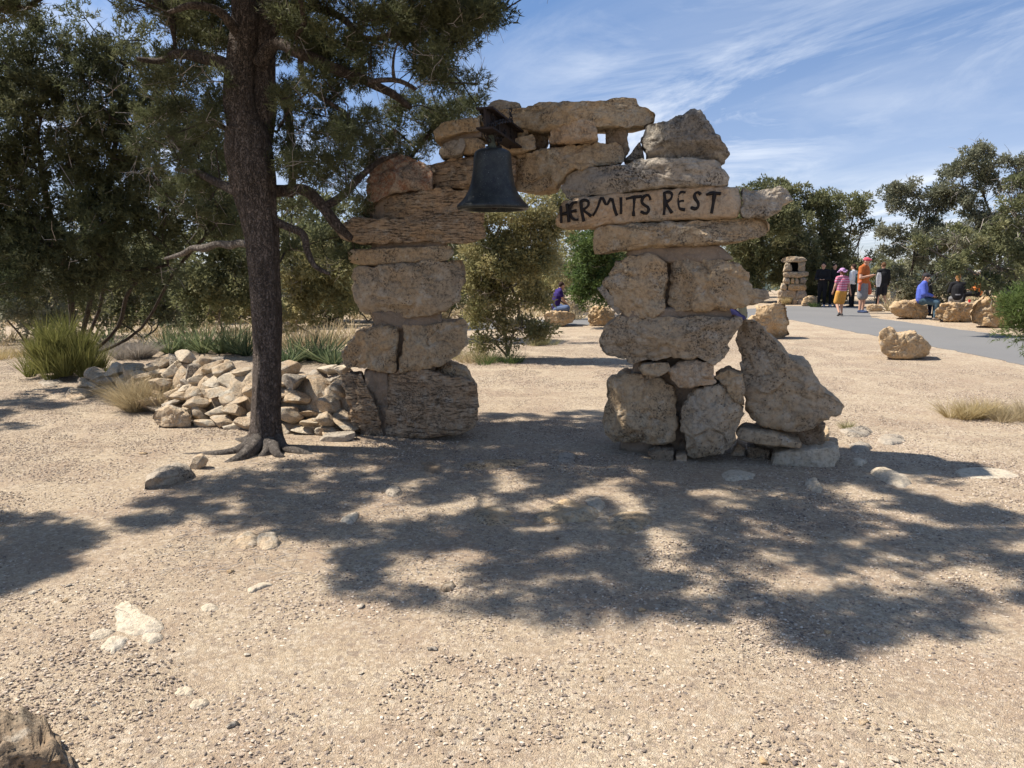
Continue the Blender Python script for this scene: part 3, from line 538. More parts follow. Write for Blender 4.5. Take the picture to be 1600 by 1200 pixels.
# lettering, each letter an iron stroke on the face of the long stone
IRON = plain('black_iron', (0.022, 0.018, 0.017), 0.55, 0.3, 0.3, 60)
strokes = [('H', [[(145,725),(147,780),(148,835)], [(184,714),(190,770),(196,830)], [(148,782),(168,776),(190,770)]]),
 ('E', [[(246,704),(222,708),(206,728),(203,765),(214,800),(236,814),(256,812)], [(204,765),(224,760),(244,756)]]),
 ('R', [[(270,698),(276,760),(290,825)], [(268,702),(295,690),(318,700),(316,724),(300,742),(282,750),(305,768),(336,792)]]),
 ('M', [[(345,790),(372,745),(388,700),(402,674),(418,700),(432,722),(446,700),(462,680),(474,712),(484,758),(497,788)]]),
 ('I', [[(521,674),(523,725),(521,778)]]),
 ('T', [[(553,684),(600,673),(652,668)], [(605,674),(602,730),(600,792)]]),
 ('S', [[(706,690),(696,664),(676,662),(656,680),(652,704),(668,722),(690,736),(694,758),(676,776),(645,762)]]),
 ('R', [[(792,646),(796,700),(790,784)], [(786,650),(815,641),(838,650),(838,676),(818,696),(800,705),(818,738),(841,772)]]),
 ('E', [[(926,645),(896,643),(882,668),(880,702),(888,742),(922,752)], [(882,702),(900,696),(916,695)]]),
 ('S', [[(1020,656),(1000,642),(982,654),(984,680),(1002,706),(1004,732),(984,746),(958,736)]]),
 ('T', [[(1054,657),(1100,646),(1146,651)], [(1106,650),(1098,710),(1086,775)]])]
for k, (ch, ss) in enumerate(strokes):
    acc = Acc()
    for s_ in ss:
        pts = np.array([AF.hit(840+x/4, 140+y/4, 0.058) for x, y in s_]); pts = smooth_line(pts, 16)
        rr = 0.0125*(1+0.28*vnoise(pts*25, k)); Vt, Ft = tube(pts, rr, 7); acc.add(Vt, Ft)
    o = obj('letter', acc.me('letter', True), IRON, None); sgn = [c for c in arch.children if c.get('label', '').startswith('long pale stone')][0]
    o.parent = sgn; o.location = -Vector(sgn.location) - Vector(arch.location)
# ------------------------------------------------------------------ bell and its beam
bd = 5.72; bc = W(770, 328, bd); s_ = bd/F
BRONZE = M('bell_bronze'); n_ = BRONZE.noise(14, 5, 0.7); n2 = BRONZE.noise(120, 2, 0.6)
c_ = BRONZE.mix(BRONZE.rng(n_, 0.38, 0.65), (0.030, 0.033, 0.036), (0.052, 0.058, 0.056)); c_ = BRONZE.mix(BRONZE.rng(n2, 0.68, 0.72), c_, (0.22, 0.24, 0.22))
BRONZE = BRONZE.fin(c_, 0.42, BRONZE.bump(n_, 0.15, 0.004), 0.35)
bell = thing('bell', 'dark bronze bell hanging from an iron beam at the front of the arch', 'bell', bc)
prof = [(25, 86), (27.5, 83), (28.5, 76), (29.5, 62), (31.5, 48), (35, 34), (40, 23), (46, 14.5), (52, 8.5), (54.5, 5), (54.5, 2.5), (52.5, 0.5), (49, 0.2), (45, 5), (40, 14), (33, 24), (28, 40), (25, 60), (22, 78), (0.5, 80)]
def lathe(prof, k=64, sc=1.0):
    pr = smooth_line(np.array(prof, float), 80)*sc; a = np.linspace(0, 2*math.pi, k, endpoint=False)
    V = np.concatenate([np.stack([r_*np.cos(a), r_*np.sin(a), np.full(k, z)], 1) for r_, z in pr]); Q = []
    b = np.arange(k); c = (b+1) % k
    for i in range(len(pr)-1): Q.append(np.stack([i*k+b, i*k+c, (i+1)*k+c, (i+1)*k+b], 1))
    return V, np.concatenate(Q)
top = [(0.5, 90), (12, 89.5), (20, 88.5)]
Vb, Fb = lathe(top+prof, 64, s_); bo = obj('bell_body', mesh('bell_body', Vb, Fb, smooth=True), BRONZE, bell)
ac = Acc(); ac.add(*tube([[0, 0, 70*s_], [0.01, 0, 40*s_], [0.012, 0, 14*s_]], [0.008, 0.009, 0.012], 8)); v_, f_ = ico(3); ac.add(v_*0.032+[0.012, 0, 6*s_], f_); obj('clapper', ac.me('clapper', True), IRON, bell)
ac = Acc(); ac.add(*tube([[0, 0, 88*s_], [-.003, 0, 100*s_], [0, 0, 112*s_], [0, 0, 122*s_]], [0.035, 0.024, 0.030, 0.02], 10)); obj('bell_crown', ac.me('bell_crown', True), plain('verdigris', (0.10, 0.12, 0.10), 0.7, 0.3, 0.3, 90), bell)
ac = Acc()
for q in (-.03, .045): ac.add(*tube([[q, 0.03, 88*s_], [q, 0.02, 130*s_]], 0.008, 6))
ac.add(*box(0.01, 0.02, 92*s_, 0.12, 0.04, 0.02)); obj('hanger', ac.me('hanger'), IRON, bell)
RUST = plain('rusty_beam', (0.030, 0.022, 0.020), 0.75, 0.2, 0.4, 25)
e0 = W(757, 184, 5.45); e1 = W(822, 214, 6.75); dr = e1-e0; dr[2] = 0; ln = np.linalg.norm(dr); ang = math.atan2(dr[1], dr[0])
beam = thing('iron_beam', 'short rusty iron I beam jutting out above the bell', 'beam', e0, ang)
ac = Acc(); ac.add(*box(ln/2, 0, 0, ln, 0.014, 0.13)); obj('web', ac.me('web'), RUST, beam)
for zz in (-0.068, 0.068): ac = Acc(); ac.add(*box(ln/2, 0, zz, ln, 0.125, 0.014)); obj('flange', ac.me('flange'), RUST, beam)
def chain(name, pts, parent, rad=0.022, wire=0.005):
    P = smooth_line(np.array(pts), 60); L_ = np.concatenate([[0], np.cumsum(np.linalg.norm(np.diff(P, axis=0), axis=1))]); k = max(3, int(L_[-1]/(rad*1.5))); ac = Acc()
    for i in range(k):
        t = L_[-1]*(i+.5)/k; c = np.array([np.interp(t, L_, P[:, j]) for j in range(3)]); t2 = min(L_[-1], t+.01); d = np.array([np.interp(t2, L_, P[:, j]) for j in range(3)])-c; d /= np.linalg.norm(d)+1e-9
        u = np.cross(d, [0.3, 1, 0.1] if i % 2 else [1, 0.2, 0.1]); u /= np.linalg.norm(u); a = np.linspace(0, 2*math.pi, 11)
        ac.add(*tube(c + np.cos(a)[:, None]*d*rad + np.sin(a)[:, None]*u*rad*0.55, wire, 5, cap=False))
    return obj(name, ac.me(name), IRON, parent)
def rel(p): 
    q = np.array(p)-e0; c, s = math.cos(-ang), math.sin(-ang); return [q[0]*c-q[1]*s, q[0]*s+q[1]*c, q[2]]
chain('chain', [rel(W(797, 170, 6.2)), rel(W(799, 200, 6.15)), rel(W(797, 232, 6.2))], beam, 0.02)
chain('chain', [rel(W(752, 172, 5.55)), rel(W(762, 196, 5.5)), rel(W(782, 190, 5.7)), rel(W(800, 188, 6.0))], beam, 0.024, 0.006)
chain('chain', [rel(W(768, 170, 5.6)), rel(W(772, 205, 5.6)), rel(W(779, 220, 5.7)), rel(W(790, 205, 5.9))], beam, 0.024, 0.006)
chain('chain', [rel(W(757, 200, 5.6)), rel(W(759, 212, 5.62)), rel(W(766, 222, 5.65))], beam, 0.022, 0.006)

# ------------------------------------------------------------------ dry stone wall
wall = thing('stone_wall', 'low tumbled dry stone wall running from the tree to the left pillar', 'wall', G(330, 660))
vars_ = []
for k in range(16):
    V, Fc = rock((1, 1, 1), 100+k, 4, 12, 0.46, 0.78, 0.045, 0.03, 1.7); vars_.append(mesh('wall_stone', V, Fc, smooth=True)); vars_[-1].materials.append(ST['wall' if k % 4 else 'grey'])
    if k % 5 == 2: vars_[-1].materials[0] = ST['chalk']
r = np.random.RandomState(77); wp = np.array([G(128, 606), G(190, 628), G(252, 655), G(330, 668), G(430, 678), G(548, 686)])[:, :2]
seg = np.concatenate([[0], np.cumsum(np.linalg.norm(np.diff(wp, axis=0), axis=1))]); tot = seg[-1]
def wall_at(s): return np.array([np.interp(s, seg, wp[:, 0]), np.interp(s, seg, wp[:, 1])])
wl = Vector(wall.location)
def wstone(x, y, z, sx, sy, sz, rz, tx=0, ty=0):
    obj('stone', vars_[r.randint(16)], None, wall, loc=(x-wl.x, y-wl.y, z), rot=(tx, ty, rz), scale=(sx, sy, sz))
s = 0.0
while s < tot-0.02:
    fr_ = s/tot; H = np.interp(fr_, [0, 0.25, 0.42, 0.6, 1], [0.14, 0.30, 0.50, 0.52, 0.50]); d = wall_at(min(tot, s+.05))-wall_at(max(0, s-.05)); d /= np.linalg.norm(d)+1e-9; nb = np.array([-d[1], d[0]]); nb = nb if nb[1] > 0 else -nb
    z = 0.0; row = 0; wd = r.uniform(.12, .34)
    while z < H:
        h = r.uniform(.07, .19); jig = r.uniform(-.08, .08); p = wall_at(np.clip(s+jig, 0, tot)) + nb*(0.08+0.10*row+r.uniform(-.04, .04))
        wstone(p[0], p[1], z+h*0.42, wd*0.62, r.uniform(.13, .2), h*0.66, math.atan2(d[1], d[0])+r.uniform(-.4, .4), r.uniform(-.3, .3), r.uniform(-.25, .25)); z += h*0.86; row += 1
    for q in range(4):
        back = 0.10*row + 0.14 + q*0.20
        if back > 0.62+0.4*min(1, H): break
        p = wall_at(np.clip(s+r.uniform(-.1, .1), 0, tot)) + nb*back; zz = H*(0.86+0.10*q)*r.uniform(.85, 1.12)
        zz *= 1.0
        wstone(p[0], p[1], zz*0.92, r.uniform(.12, .20), r.uniform(.09, .14), r.uniform(.07, .12), r.uniform(0, 3), r.uniform(-.5, .5), r.uniform(-.4, .4))
    s += wd*np.interp(fr_, [0, 1], [0.95, 0.82])
print('wall stones', len(wall.children))
V, Fc = ico(4)   # rubble fill hidden inside the wall
A_ = Acc()
for s in np.arange(0.1, tot, 0.16):
    H = np.interp(s/tot, [0, 0.25, 0.42, 0.6, 1], [0.14, 0.30, 0.50, 0.52, 0.50]); d = wall_at(min(tot, s+.05))-wall_at(max(0, s-.05)); d /= np.linalg.norm(d); nb = np.array([-d[1], d[0]]); nb = nb if nb[1] > 0 else -nb; p = wall_at(s)+nb*0.52
    v, f = rock((0.28, 0.26, H*0.9), int(s*100), 3, 8); A_.add(v+[p[0]-wl.x, p[1]-wl.y, H*0.1], f)
obj('rubble_fill', A_.me('rubble_fill'), ST['wall'], wall, kind='stuff')
ST_BROWN = ST['tan']
boulder([(237,657),(243,645),(262,636),(278,643),(297,650),(300,660),(297,667),(270,671),(245,667)], 'boulder', 'long pale stone at the outer foot of the dry stone wall', 'stone', ST['wall'], 200)
boulder([(470,668),(478,660),(500,657),(528,664),(536,671),(520,680),(490,681),(471,680)], 'boulder', 'rounded slab lying at the wall foot right of the tree', 'stone', ST['arch'], 201)
boulder([(498,690),(505,683),(530,680),(556,679),(553,688),(530,693),(505,695)], 'boulder', 'thin flat stone on the soil before the crinkled pillar stone', 'stone', ST['grey'], 202, thick=0.2)
fs = Frame(G(232, 771), (G(302, 749)-G(232, 771))[:2]); g, T = stone_mesh(fs, [(224,767),(227,752),(247,738),(275,730),(297,731),(303,740),(301,751),(275,762),(245,772),(232,774)], 0.0, 0.24, 203, pw=4, chip=0.4, rough=0.012, fine=0.006, facets=3); bb = np.array([g[:, 0].mean(), g[:, 1].mean(), 0]); obj('boulder', mesh('boulder', g-bb-[0, 0, .02], T, smooth=True), ST['grey'], label='smooth grey slab lying below the tree roots', cat='stone', loc=bb)
boulder([(295,732),(302,716),(317,712),(326,720),(322,729),(302,737)], 'boulder', 'small angular rock between grey slab and tree root', 'stone', ST['wall'], 204)
boulder([(1182,480),(1199,477),(1226,475),(1230,490),(1232,511),(1233,522),(1223,528),(1211,531),(1195,531),(1178,524),(1168,512),(1168,500),(1179,493),(1181,486)], 'boulder', 'flat topped tan boulder shaped like a stump behind the leaning wedge', 'boulder', ST['tan'], 205, facets=5, pw=6, fdepth=0.2, strat=0.5)
boulder([(1373,534),(1375,519),(1386,513),(1396,516),(1402,523),(1427,520),(1445,529),(1454,541),(1451,554),(1436,562),(1410,564),(1384,559),(1374,550)], 'boulder', 'lone tan boulder with a notched top in front of the asphalt path', 'boulder', ST['tan'], 206, facets=4, fdepth=0.10, chip=1.2)
boulder([(918,493),(921,485),(927,479),(944,478),(953,483),(960,487),(962,500),(959,509),(940,511),(921,510)], 'boulder', 'rough orange tan boulder peeping out left of the right pillar', 'boulder', ST['tan'], 207, rough=0.05, fine=0.03)
boulder([(850,490),(860,486),(880,487),(897,491),(899,499),(893,505),(880,509),(864,512),(850,510)], 'boulder', 'low sloping boulder under the child in the dark shirt', 'boulder', ST['tan'], 208, facets=5)
boulder([(1390,481),(1399,472),(1416,469),(1433,469),(1445,475),(1451,486),(1449,499),(1428,500),(1407,495),(1393,490)], 'boulder', 'rounded tan boulder the woman in blue sits on', 'boulder', ST['tan'], 209, facets=4)
boulder([(1460,486),(1471,475),(1491,473),(1522,474),(1530,486),(1527,505),(1499,505),(1471,499),(1461,495)], 'boulder', 'long low tan boulder with a red can on top', 'boulder', ST['tan'], 210, facets=4)
boulder([(1517,491),(1525,472),(1538,463),(1571,466),(1592,472),(1606,484),(1606,502),(1571,514),(1542,509),(1520,506)], 'boulder', 'tallest tan boulder of the row, beside the orange hooded sitter', 'boulder', ST['tan'], 211, facets=4)
boulder([(1252,474),(1257,465),(1268,462),(1279,466),(1284,476),(1283,480),(1268,480),(1254,480)], 'boulder', 'small tan rock between the stone lantern and the dark group', 'boulder', ST['tan'], 212)
boulder([(-120,1400),(-115,1300),(-80,1222),(-20,1194),(50,1192),(92,1202),(112,1230),(124,1262),(128,1310),(120,1400)], 'boulder', 'rough brown rock cut off at the bottom left corner', 'boulder', ST['brown'], 213, thick=0.34, dpt=2.02, pw=3.6, rough=0.035, fine=0.03, facets=4, n=150)
boulder([(1352,484),(1356,477),(1368,475),(1378,478),(1380,486),(1366,488)], 'boulder', 'knobbly rock by the foot of the white sign post', 'boulder', ST['tan'], 214)
# flat slabs and bedrock showing through the gravel
def slab(outline, label, seed, mat='chalk', h=0.035, k0=0.5, name='flat_rock', group=None, cat='rock', sub=None):
    P = np.array([Gg(x, y) for x, y in outline])[:, :2]; Q = []
    for i in range(len(P)): a, b = P[i], P[(i+1) % len(P)]; Q += [a*.8+b*.2, a*.2+b*.8]
    P = np.array(Q); n = 72; L_ = np.linalg.norm(np.roll(P, -1, 0)-P, axis=1); cum = np.concatenate([[0], np.cumsum(L_)]); t = np.linspace(0, cum[-1], n, endpoint=False); PP = np.concatenate([P, P[:1]]); h *= k0
    O = np.stack([np.interp(t, cum, PP[:, k]) for k in (0, 1)], 1); O += 0.026*np.column_stack([fbm(np.column_stack([O*13, O[:, :1]*0+q_]), 4, seed, 0.65) for q_ in (0, 7)]); c = O.mean(0); V = []; ss = [1.04, 1.0, .97, .92, .84, .72, .58, .42, .25, .1]
    for s_ in ss: V.append(np.column_stack([c+(O-c)*s_, np.full(n, -0.05 if s_ > 1.02 else h*(1-s_**5))]))
    V = np.concatenate(V + [np.array([[c[0], c[1], h]])]); q = np.column_stack([V[:, :2]*7, V[:, 2]*0]); k_ = V[:, 2] > -0.01
    V[:, 2] += k_*(h*0.75*fbm(q, 4, seed, 0.6) + h*0.35*np.round(2.5*fbm(q*0.6, 2, seed+3))/2.5) + ground_z(V[:, 0], V[:, 1])
    b = np.arange(n); c2 = (b+1) % n; T = []
    for k in range(len(ss)-1): o1 = k*n; o2 = o1+n; T += [np.stack([o1+b, o1+c2, o2+c2], 1), np.stack([o1+b, o2+c2, o2+b], 1)]
    T.append(np.stack([(len(ss)-1)*n+b, (len(ss)-1)*n+c2, np.full(n, len(V)-1)], 1)); base = np.array([c[0], c[1], 0])
    return obj(name, mesh(name, V-base, np.concatenate(T), smooth=True), ST[mat], label=label, cat=cat, group=group, loc=base)
slab([(176,960),(186,944),(198,937),(214,946),(236,962),(262,980),(246,991),(222,992),(200,996),(182,984)], 'largest white bedrock patch bared in the gravel at lower left', 1, h=0.03)
slab([(137,1000),(145,990),(172,984),(185,990),(168,1000),(150,1004)], 'thin white slab at the left end of the bared bedrock', 2, h=0.02)
slab([(222,1002),(226,992),(245,990),(254,995),(250,1002),(235,1006)], 'oval white slab under the right tip of the bared bedrock', 3, h=0.025)
slab([(160,1012),(172,1000),(190,996),(204,1002),(196,1012),(176,1024),(164,1020)], 'lowest white slab of the bared bedrock', 4, h=0.025)
slab([(366,850),(372,838),(392,833),(408,842),(398,856),(380,862)], 'smooth half buried rock at the edge of the tree shade', 5, 'wall', 0.045)
slab([(400,846),(412,834),(430,832),(438,846),(430,858),(408,862)], 'flat rock with smooth top right beside the half buried rock', 6, 'wall', 0.05)
slab([(310,950),(322,944),(338,943),(346,949),(334,955),(316,955)], 'small white slab right of the bedrock patch', 7, h=0.02)
slab([(388,920),(398,911),(418,908),(424,912),(408,918),(394,925)], 'narrow pale slab between bedrock patch and shade', 8, h=0.02)
slab([(270,1077),(280,1070),(300,1069),(309,1076),(296,1083),(278,1083)], 'pale slab low down in the gravel', 9, h=0.02)
slab([(293,1098),(305,1089),(325,1086),(332,1093),(316,1103),(300,1105)], 'pale slab lying just under another one low in the gravel', 10, h=0.02)
slab([(832,812),(852,792),(885,780),(915,788),(940,800),(930,812),(890,816),(850,820)], 'broad bedrock hump in the middle of the tree shade', 11, 'arch', 0.06)
slab([(914,782),(930,777),(948,786),(944,800),(926,800)], 'sunlit slab beside the bedrock hump', 12, 'chalk', 0.05)
slab([(948,810),(975,798),(1005,800),(1022,812),(1000,828),(970,836),(952,826)], 'slab in the sunny gap of the tree shade', 13, 'arch', 0.03)
slab([(720,732),(748,725),(790,721),(826,722),(824,732),(780,736),(735,739)], 'long flat slab in the shade between the pillars', 14, 'arch', 0.05)
slab([(1355,742),(1372,737),(1400,747),(1425,760),(1412,768),(1385,760)], 'pale tilted slab right of the arch foot', 15, 'chalk', 0.08)
slab([(1256,758),(1270,752),(1286,764),(1282,773),(1264,770)], 'pale oval slab in front of the low foot slab', 16, 'chalk', 0.06)
slab([(1310,676),(1325,670),(1350,671),(1366,680),(1350,686),(1325,686)], 'flat grey rock just right of the leaning wedge', 17, 'grey', 0.07)
slab([(1368,686),(1385,680),(1410,684),(1416,692),(1395,698),(1374,696)], 'grey slab second from the leaning wedge', 18, 'grey', 0.06)
slab([(1325,700),(1345,694),(1362,700),(1356,710),(1334,712)], 'small grey slab below the two grey rocks by the wedge', 19, 'grey', 0.06)
slab([(1488,740),(1520,734),(1570,738),(1600,748),(1560,754),(1505,752)], 'broad low bedrock shelf at the right edge', 20, 'chalk', 0.03)
slab([(655,730),(672,726),(694,737),(688,745),(668,741)], 'small rusty slab in front of the left pillar', 21, 'brown', 0.04)
slab([(868,716),(885,711),(902,718),(896,728),(876,728)], 'small slab in the shade midway between the pillars', 22, 'grey', 0.05)
slab([(1330,722),(1342,718),(1356,726),(1348,734),(1334,732)], 'little pale stone left of the pale tilted slab', 23, 'chalk', 0.06)
slab([(600,770),(615,764),(632,770),(626,779),(608,779)], 'grey stone in the shade left of the long flat slab', 24, 'grey', 0.05)
slab([(690,912),(704,905),(716,912),(708,924),(692,924)], 'brown stone near the lower edge of the shade', 25, 'brown', 0.03)
slab([(530,815),(548,806),(565,805),(560,814),(545,822)], 'sharp pale slab in the shade below the tree', 26, 'chalk', 0.05)
slab([(1120,745),(1150,736),(1185,742),(1178,752),(1140,756)], 'pale slab just before the right pillar foot', 27, 'chalk', 0.05)
slab([(735,800),(760,790),(800,796),(812,810),(785,822),(750,818)], 'mottled bedrock left of the bedrock hump', 28, 'arch', 0.05)
slab([(100,620),(112,612),(138,612),(146,620),(130,627),(108,628)], 'pale stone lying at the far left tip of the wall', 29, 'wall', 0.12)
slab([(60,598),(75,590),(96,592),(100,600),(80,606),(64,605)], 'grey stone right in front of the green broom bush', 30, 'grey', 0.06)
lv = []
for k in range(6): V, Fc = rock((1, .8, .45), 300+k, 3, 12, 0.45, 0.85, 0.07, 0.02); lv.append(mesh('loose_stone', V, Fc, smooth=True)); lv[-1].materials.append(ST[['chalk', 'wall', 'arch', 'grey', 'tan', 'brown'][k]])
r = np.random.RandomState(8); cnt = 0
while cnt < 30:
    x, y = r.uniform(0, 1600), 620+580*r.rand()**0.8
    p = Gg(x, y)
    if p[1] > 6.2 and 400 < x < 1330: continue
    s_ = r.uniform(.010, .026)*(1.6 if p[1] > 5 else 1); cnt += 1
    obj('loose_stone', lv[r.randint(6)], None, label='small loose stone lying by itself on the gravel', cat='stone', group='small loose stones on the gravel', loc=(p[0], p[1], p[2]+s_*0.2), rot=(0, 0, r.uniform(0, 6)), scale=(s_, s_, s_))
# ------------------------------------------------------------------ stone lantern cairn by the path
cb = G(1240, 476); LF = Frame(cb, (1, 0)); lant = thing('stone_lantern', 'small stacked stone pillar with a dark open niche beside the path', 'cairn', cb)
def LS(outline, off, th, seed, mat='wall', **kw): return stone(LF, outline, off, th, seed, ST[mat], lant, n=40, rough=0.03, fine=0.015, facets=2, pw=3, **kw)
LS([(1220,408),(1223,403),(1232,401),(1242,400.5),(1256,402),(1262,407),(1252,410),(1222,410)], 0.05, 1.0, 1)
LS([(1223,425),(1225,416),(1228,410),(1235,410),(1238,417),(1238,425)], 0, 0.8, 2); LS([(1247,409),(1258.5,409),(1258.5,425),(1247,425)], 0, 0.8, 3)
LS([(1223,427),(1226,425),(1263,424),(1264,431),(1250,434),(1224,434)], 0.05, 0.95, 4)
for k, (a, b, c, d) in enumerate([(1223,434,1235,445),(1235,434,1242,444),(1242,435,1249,444),(1249,434,1260,444),(1219,443,1230,454),(1230,444,1261,454),(1215,453,1245,467),(1244,453,1261,468),(1214,466,1229,477),(1229,466,1238,477),(1237,467,1247,478),(1246,467,1262,477)]):
    LS([(a+1, d), (a, (b+d)/2), (a+2, b), ((a+c)/2, b-0.5), (c-2, b), (c, (b+d)/2), (c-1, d)], 0.02*(k % 3), 0.85, 10+k, ['wall', 'tan', 'wall', 'grey'][k % 4] if k % 4 else 'wall')
dk = plain('niche_shade_black', (0.01, 0.01, 0.01), 1.0)  # near black colour stands in for the shade inside the open niche
a0, b0 = LF.hit(1236, 409, -0.45), LF.hit(1249, 426, -0.45); ac = Acc(); ac.add(*box((a0[0]+b0[0])/2-cb[0], 0.5, (a0[2]+b0[2])/2, abs(b0[0]-a0[0]), 0.05, abs(a0[2]-b0[2]))); obj('niche_shade_panel', ac.me('niche_shade_panel'), dk, lant)
# ------------------------------------------------------------------ trees
def rotmats(r, n, up=None, spread=1.0):
    d = r.normal(size=(n, 3)); 
    if up is not None: d = d*spread + up
    d /= np.linalg.norm(d, axis=1, keepdims=True); a = r.normal(size=(n, 3)); u = np.cross(d, a); u /= np.linalg.norm(u, axis=1, keepdims=True)+1e-9; v = np.cross(d, u)
    return np.stack([u, v, d], 2)     # columns; local z -> d
def sprig_pinyon(seed, n=46, L_=0.12, nl=0.040, wd=0.0062):
    r = np.random.RandomState(seed); V = []; 
    for i in range(n):
        t = L_*(0.15+0.85*r.rand()); th = r.rand()*6.283; b = np.array([0, 0, t]); o = np.array([math.cos(th), math.sin(th), r.uniform(.5, 1.5)]); o /= np.linalg.norm(o); s = np.cross(o, r.normal(size=3)); s /= np.linalg.norm(s)
        l = nl*r.uniform(.7, 1.2); V += [b-s*wd*.5, b+s*wd*.5, b+o*l]
    # little side shoots fan out so the spray reads as a brush of needles
    V = np.array(V); k = np.repeat(r.randint(0, 4, n), 3); off = np.array([[0, 0, 0], [.035, .01, -.02], [-.03, .03, -.01], [0, -.035, .0]]); return V + off[k]
def sprig_leaf(seed, n=26, rad=0.15, ls=0.05, flat=0.8):
    r = np.random.RandomState(seed); V = []
    for i in range(n):
        c = r.normal(size=3); c *= rad*r.rand()**0.4/np.linalg.norm(c); c[2] = abs(c[2])*0.9; d = r.normal(size=3)*0.5 + c/rad + [0, 0, .5]; d /= np.linalg.norm(d); s = np.cross(d, r.normal(size=3)); s /= np.linalg.norm(s); l = ls*r.uniform(.6, 1.4)
        V += [c-s*l*.32, c+s*l*.32, c+d*l]
    return np.array(V)
TPL = dict(tuft2=[sprig_pinyon(80+i, 36, 0.075, 0.036, 0.0062) for i in range(5)], tuft=[sprig_pinyon(60+i, 26, 0.07, 0.042, 0.0105) for i in range(4)], pinyon=[sprig_pinyon(i) for i in range(5)], pinyonfar=[sprig_pinyon(20+i, 34, 0.17, 0.062, 0.014) for i in range(4)], leaf=[sprig_leaf(i, 24, 0.13, 0.062) for i in range(5)],
           fine=[sprig_leaf(30+i, 22, 0.12, 0.045) for i in range(5)], big=[sprig_leaf(40+i, 30, 0.22, 0.088) for i in range(4)])
def foliage(pts, n_per, rad, tpl, seed, scale=1.0, up=(0, 0, .5), out_from=None, flat=0.7):
    """sprays of needles or leaves round each twig end; returns verts, faces, tint"""
    r = np.random.RandomState(seed); pts = np.asarray(pts); n = len(pts)*n_per; P = np.repeat(pts, n_per, 0); d = r.normal(size=(n, 3)); d /= np.linalg.norm(d, axis=1, keepdims=True)
    rr = rad*r.rand(n)**0.5; P = P + d*rr[:, None]*[1, 1, flat]; Rm = rotmats(r, n, d*0.9+np.array(up), 0.5); sc = scale*r.uniform(.75, 1.3, n); which = r.randint(0, len(tpl), n)
    ct = np.repeat(r.rand(len(pts)), n_per)*0.5 + r.rand(n)*0.5; Vs = []; Ts = []
    for k, t in enumerate(tpl):
        m = which == k
        if m.any():
            v = np.einsum('nij,pj->npi', Rm[m], t)*sc[m][:, None, None] + P[m][:, None, :]; Vs.append(v.reshape(-1, 3)); Ts.append(np.repeat(ct[m], len(t)))
    V = np.concatenate(Vs); return V, np.arange(len(V)).reshape(-1, 3), np.concatenate(Ts)
def grow(starts, att, seed, step=0.22, jit=0.16, bias=0.35, tip=0.005, expo=2.3, droop=0.0):
    """starts: list of polylines (the first begins at the root; later ones begin on an existing node). att: twig ends. returns nodes, parent, radius"""
    r = np.random.RandomState(seed); nodes = []; par = []; plen = []
    for li, ln in enumerate(starts):
        ln = np.asarray(ln, float)
        if li == 0: prev = -1; pl = 0
        else:
            dd = np.linalg.norm(np.array(nodes)-ln[0], axis=1); prev = int(dd.argmin()); pl = plen[prev]; ln = ln[1:] if dd[prev] < 0.25 else ln
        for q in ln:
            if prev >= 0: pl += np.linalg.norm(np.array(nodes[prev])-q)
            nodes.append(tuple(q)); par.append(prev); plen.append(pl); prev = len(nodes)-1
    skel = len(nodes); att = np.asarray(att); root = np.array(nodes[0])
    base = np.array(nodes); d0 = np.array([np.linalg.norm(base-a, axis=1).min() for a in att]) if len(att) else np.array([]); order = np.argsort(d0)
    N_ = np.zeros((len(nodes)+len(att)*12, 3)); PL = np.zeros(len(N_)); c = len(nodes); N_[:c] = nodes; PL[:c] = plen; par = list(par); ok = np.ones(len(N_), bool); ok[0:1] = len(nodes) < 3
    for a in att[order]:
        dd = np.linalg.norm(N_[:c]-a, axis=1) + bias*PL[:c] + np.where(ok[:c], 0, 9); j = int(dd.argmin()); L_ = np.linalg.norm(N_[j]-a); k = min(10, max(1, int(L_/step))); p0 = N_[j].copy(); pr = j
        side = r.normal(size=3)*jit*min(L_, 1.2)*0.6
        for i in range(1, k+1):
            t = i/k; q = p0 + (a-p0)*t + side*math.sin(math.pi*t) + (r.normal(size=3)*jit*step*0.8 if i < k else 0) - np.array([0, 0, droop*math.sin(math.pi*t)*L_])
            if c >= len(N_): break
            N_[c] = q; PL[c] = PL[pr]+np.linalg.norm(q-N_[pr]); par.append(pr); pr = c; c += 1
    nodes = N_[:c]; par = np.array(par[:c]); acc = np.zeros(c); ch = np.zeros(c, int)
    for i in range(c): 
        if par[i] >= 0: ch[par[i]] += 1
    for i in range(c-1, -1, -1):
        if ch[i] == 0: acc[i] = tip**expo
        if par[i] >= 0: acc[par[i]] += acc[i]*1.003
    return nodes, par, acc**(1/expo), skel
def branches(nodes, par, rad, kmin=4, kmax=10, scale=1.0, skip=()):
    c = len(nodes); kids = [[] for _ in range(c)]; roots = []
    for i in range(c): (kids[par[i]] if par[i] >= 0 else roots).append(i)
    out = Acc(); stack = [(q, None) for q in roots]
    while stack:
        i, frm = stack.pop(); ch = [frm] if frm is not None else []; cur = i
        while True:
            ch.append(cur); ks = sorted(kids[cur], key=lambda k: -rad[k])
            for k in ks[1:]: stack.append((k, cur))
            if not ks: break
            cur = ks[0]
        if len(ch) < 2: continue
        P = nodes[ch]; rr = rad[ch].copy()*scale
        if frm is not None: rr[0] = rr[1]
        k = int(np.clip(4+rr.max()/0.012, kmin, kmax)); v, f = tube(P, rr, k, cap=False); out.add(v, f, 0.5)
    return out
def in_poly(x, y, poly):
    c = False; j = len(poly)-1
    for i in range(len(poly)):
        if (poly[i][1] > y) != (poly[j][1] > y) and x < (poly[j][0]-poly[i][0])*(y-poly[i][1])/(poly[j][1]-poly[i][1])+poly[i][0]: c = not c
        j = i
    return c
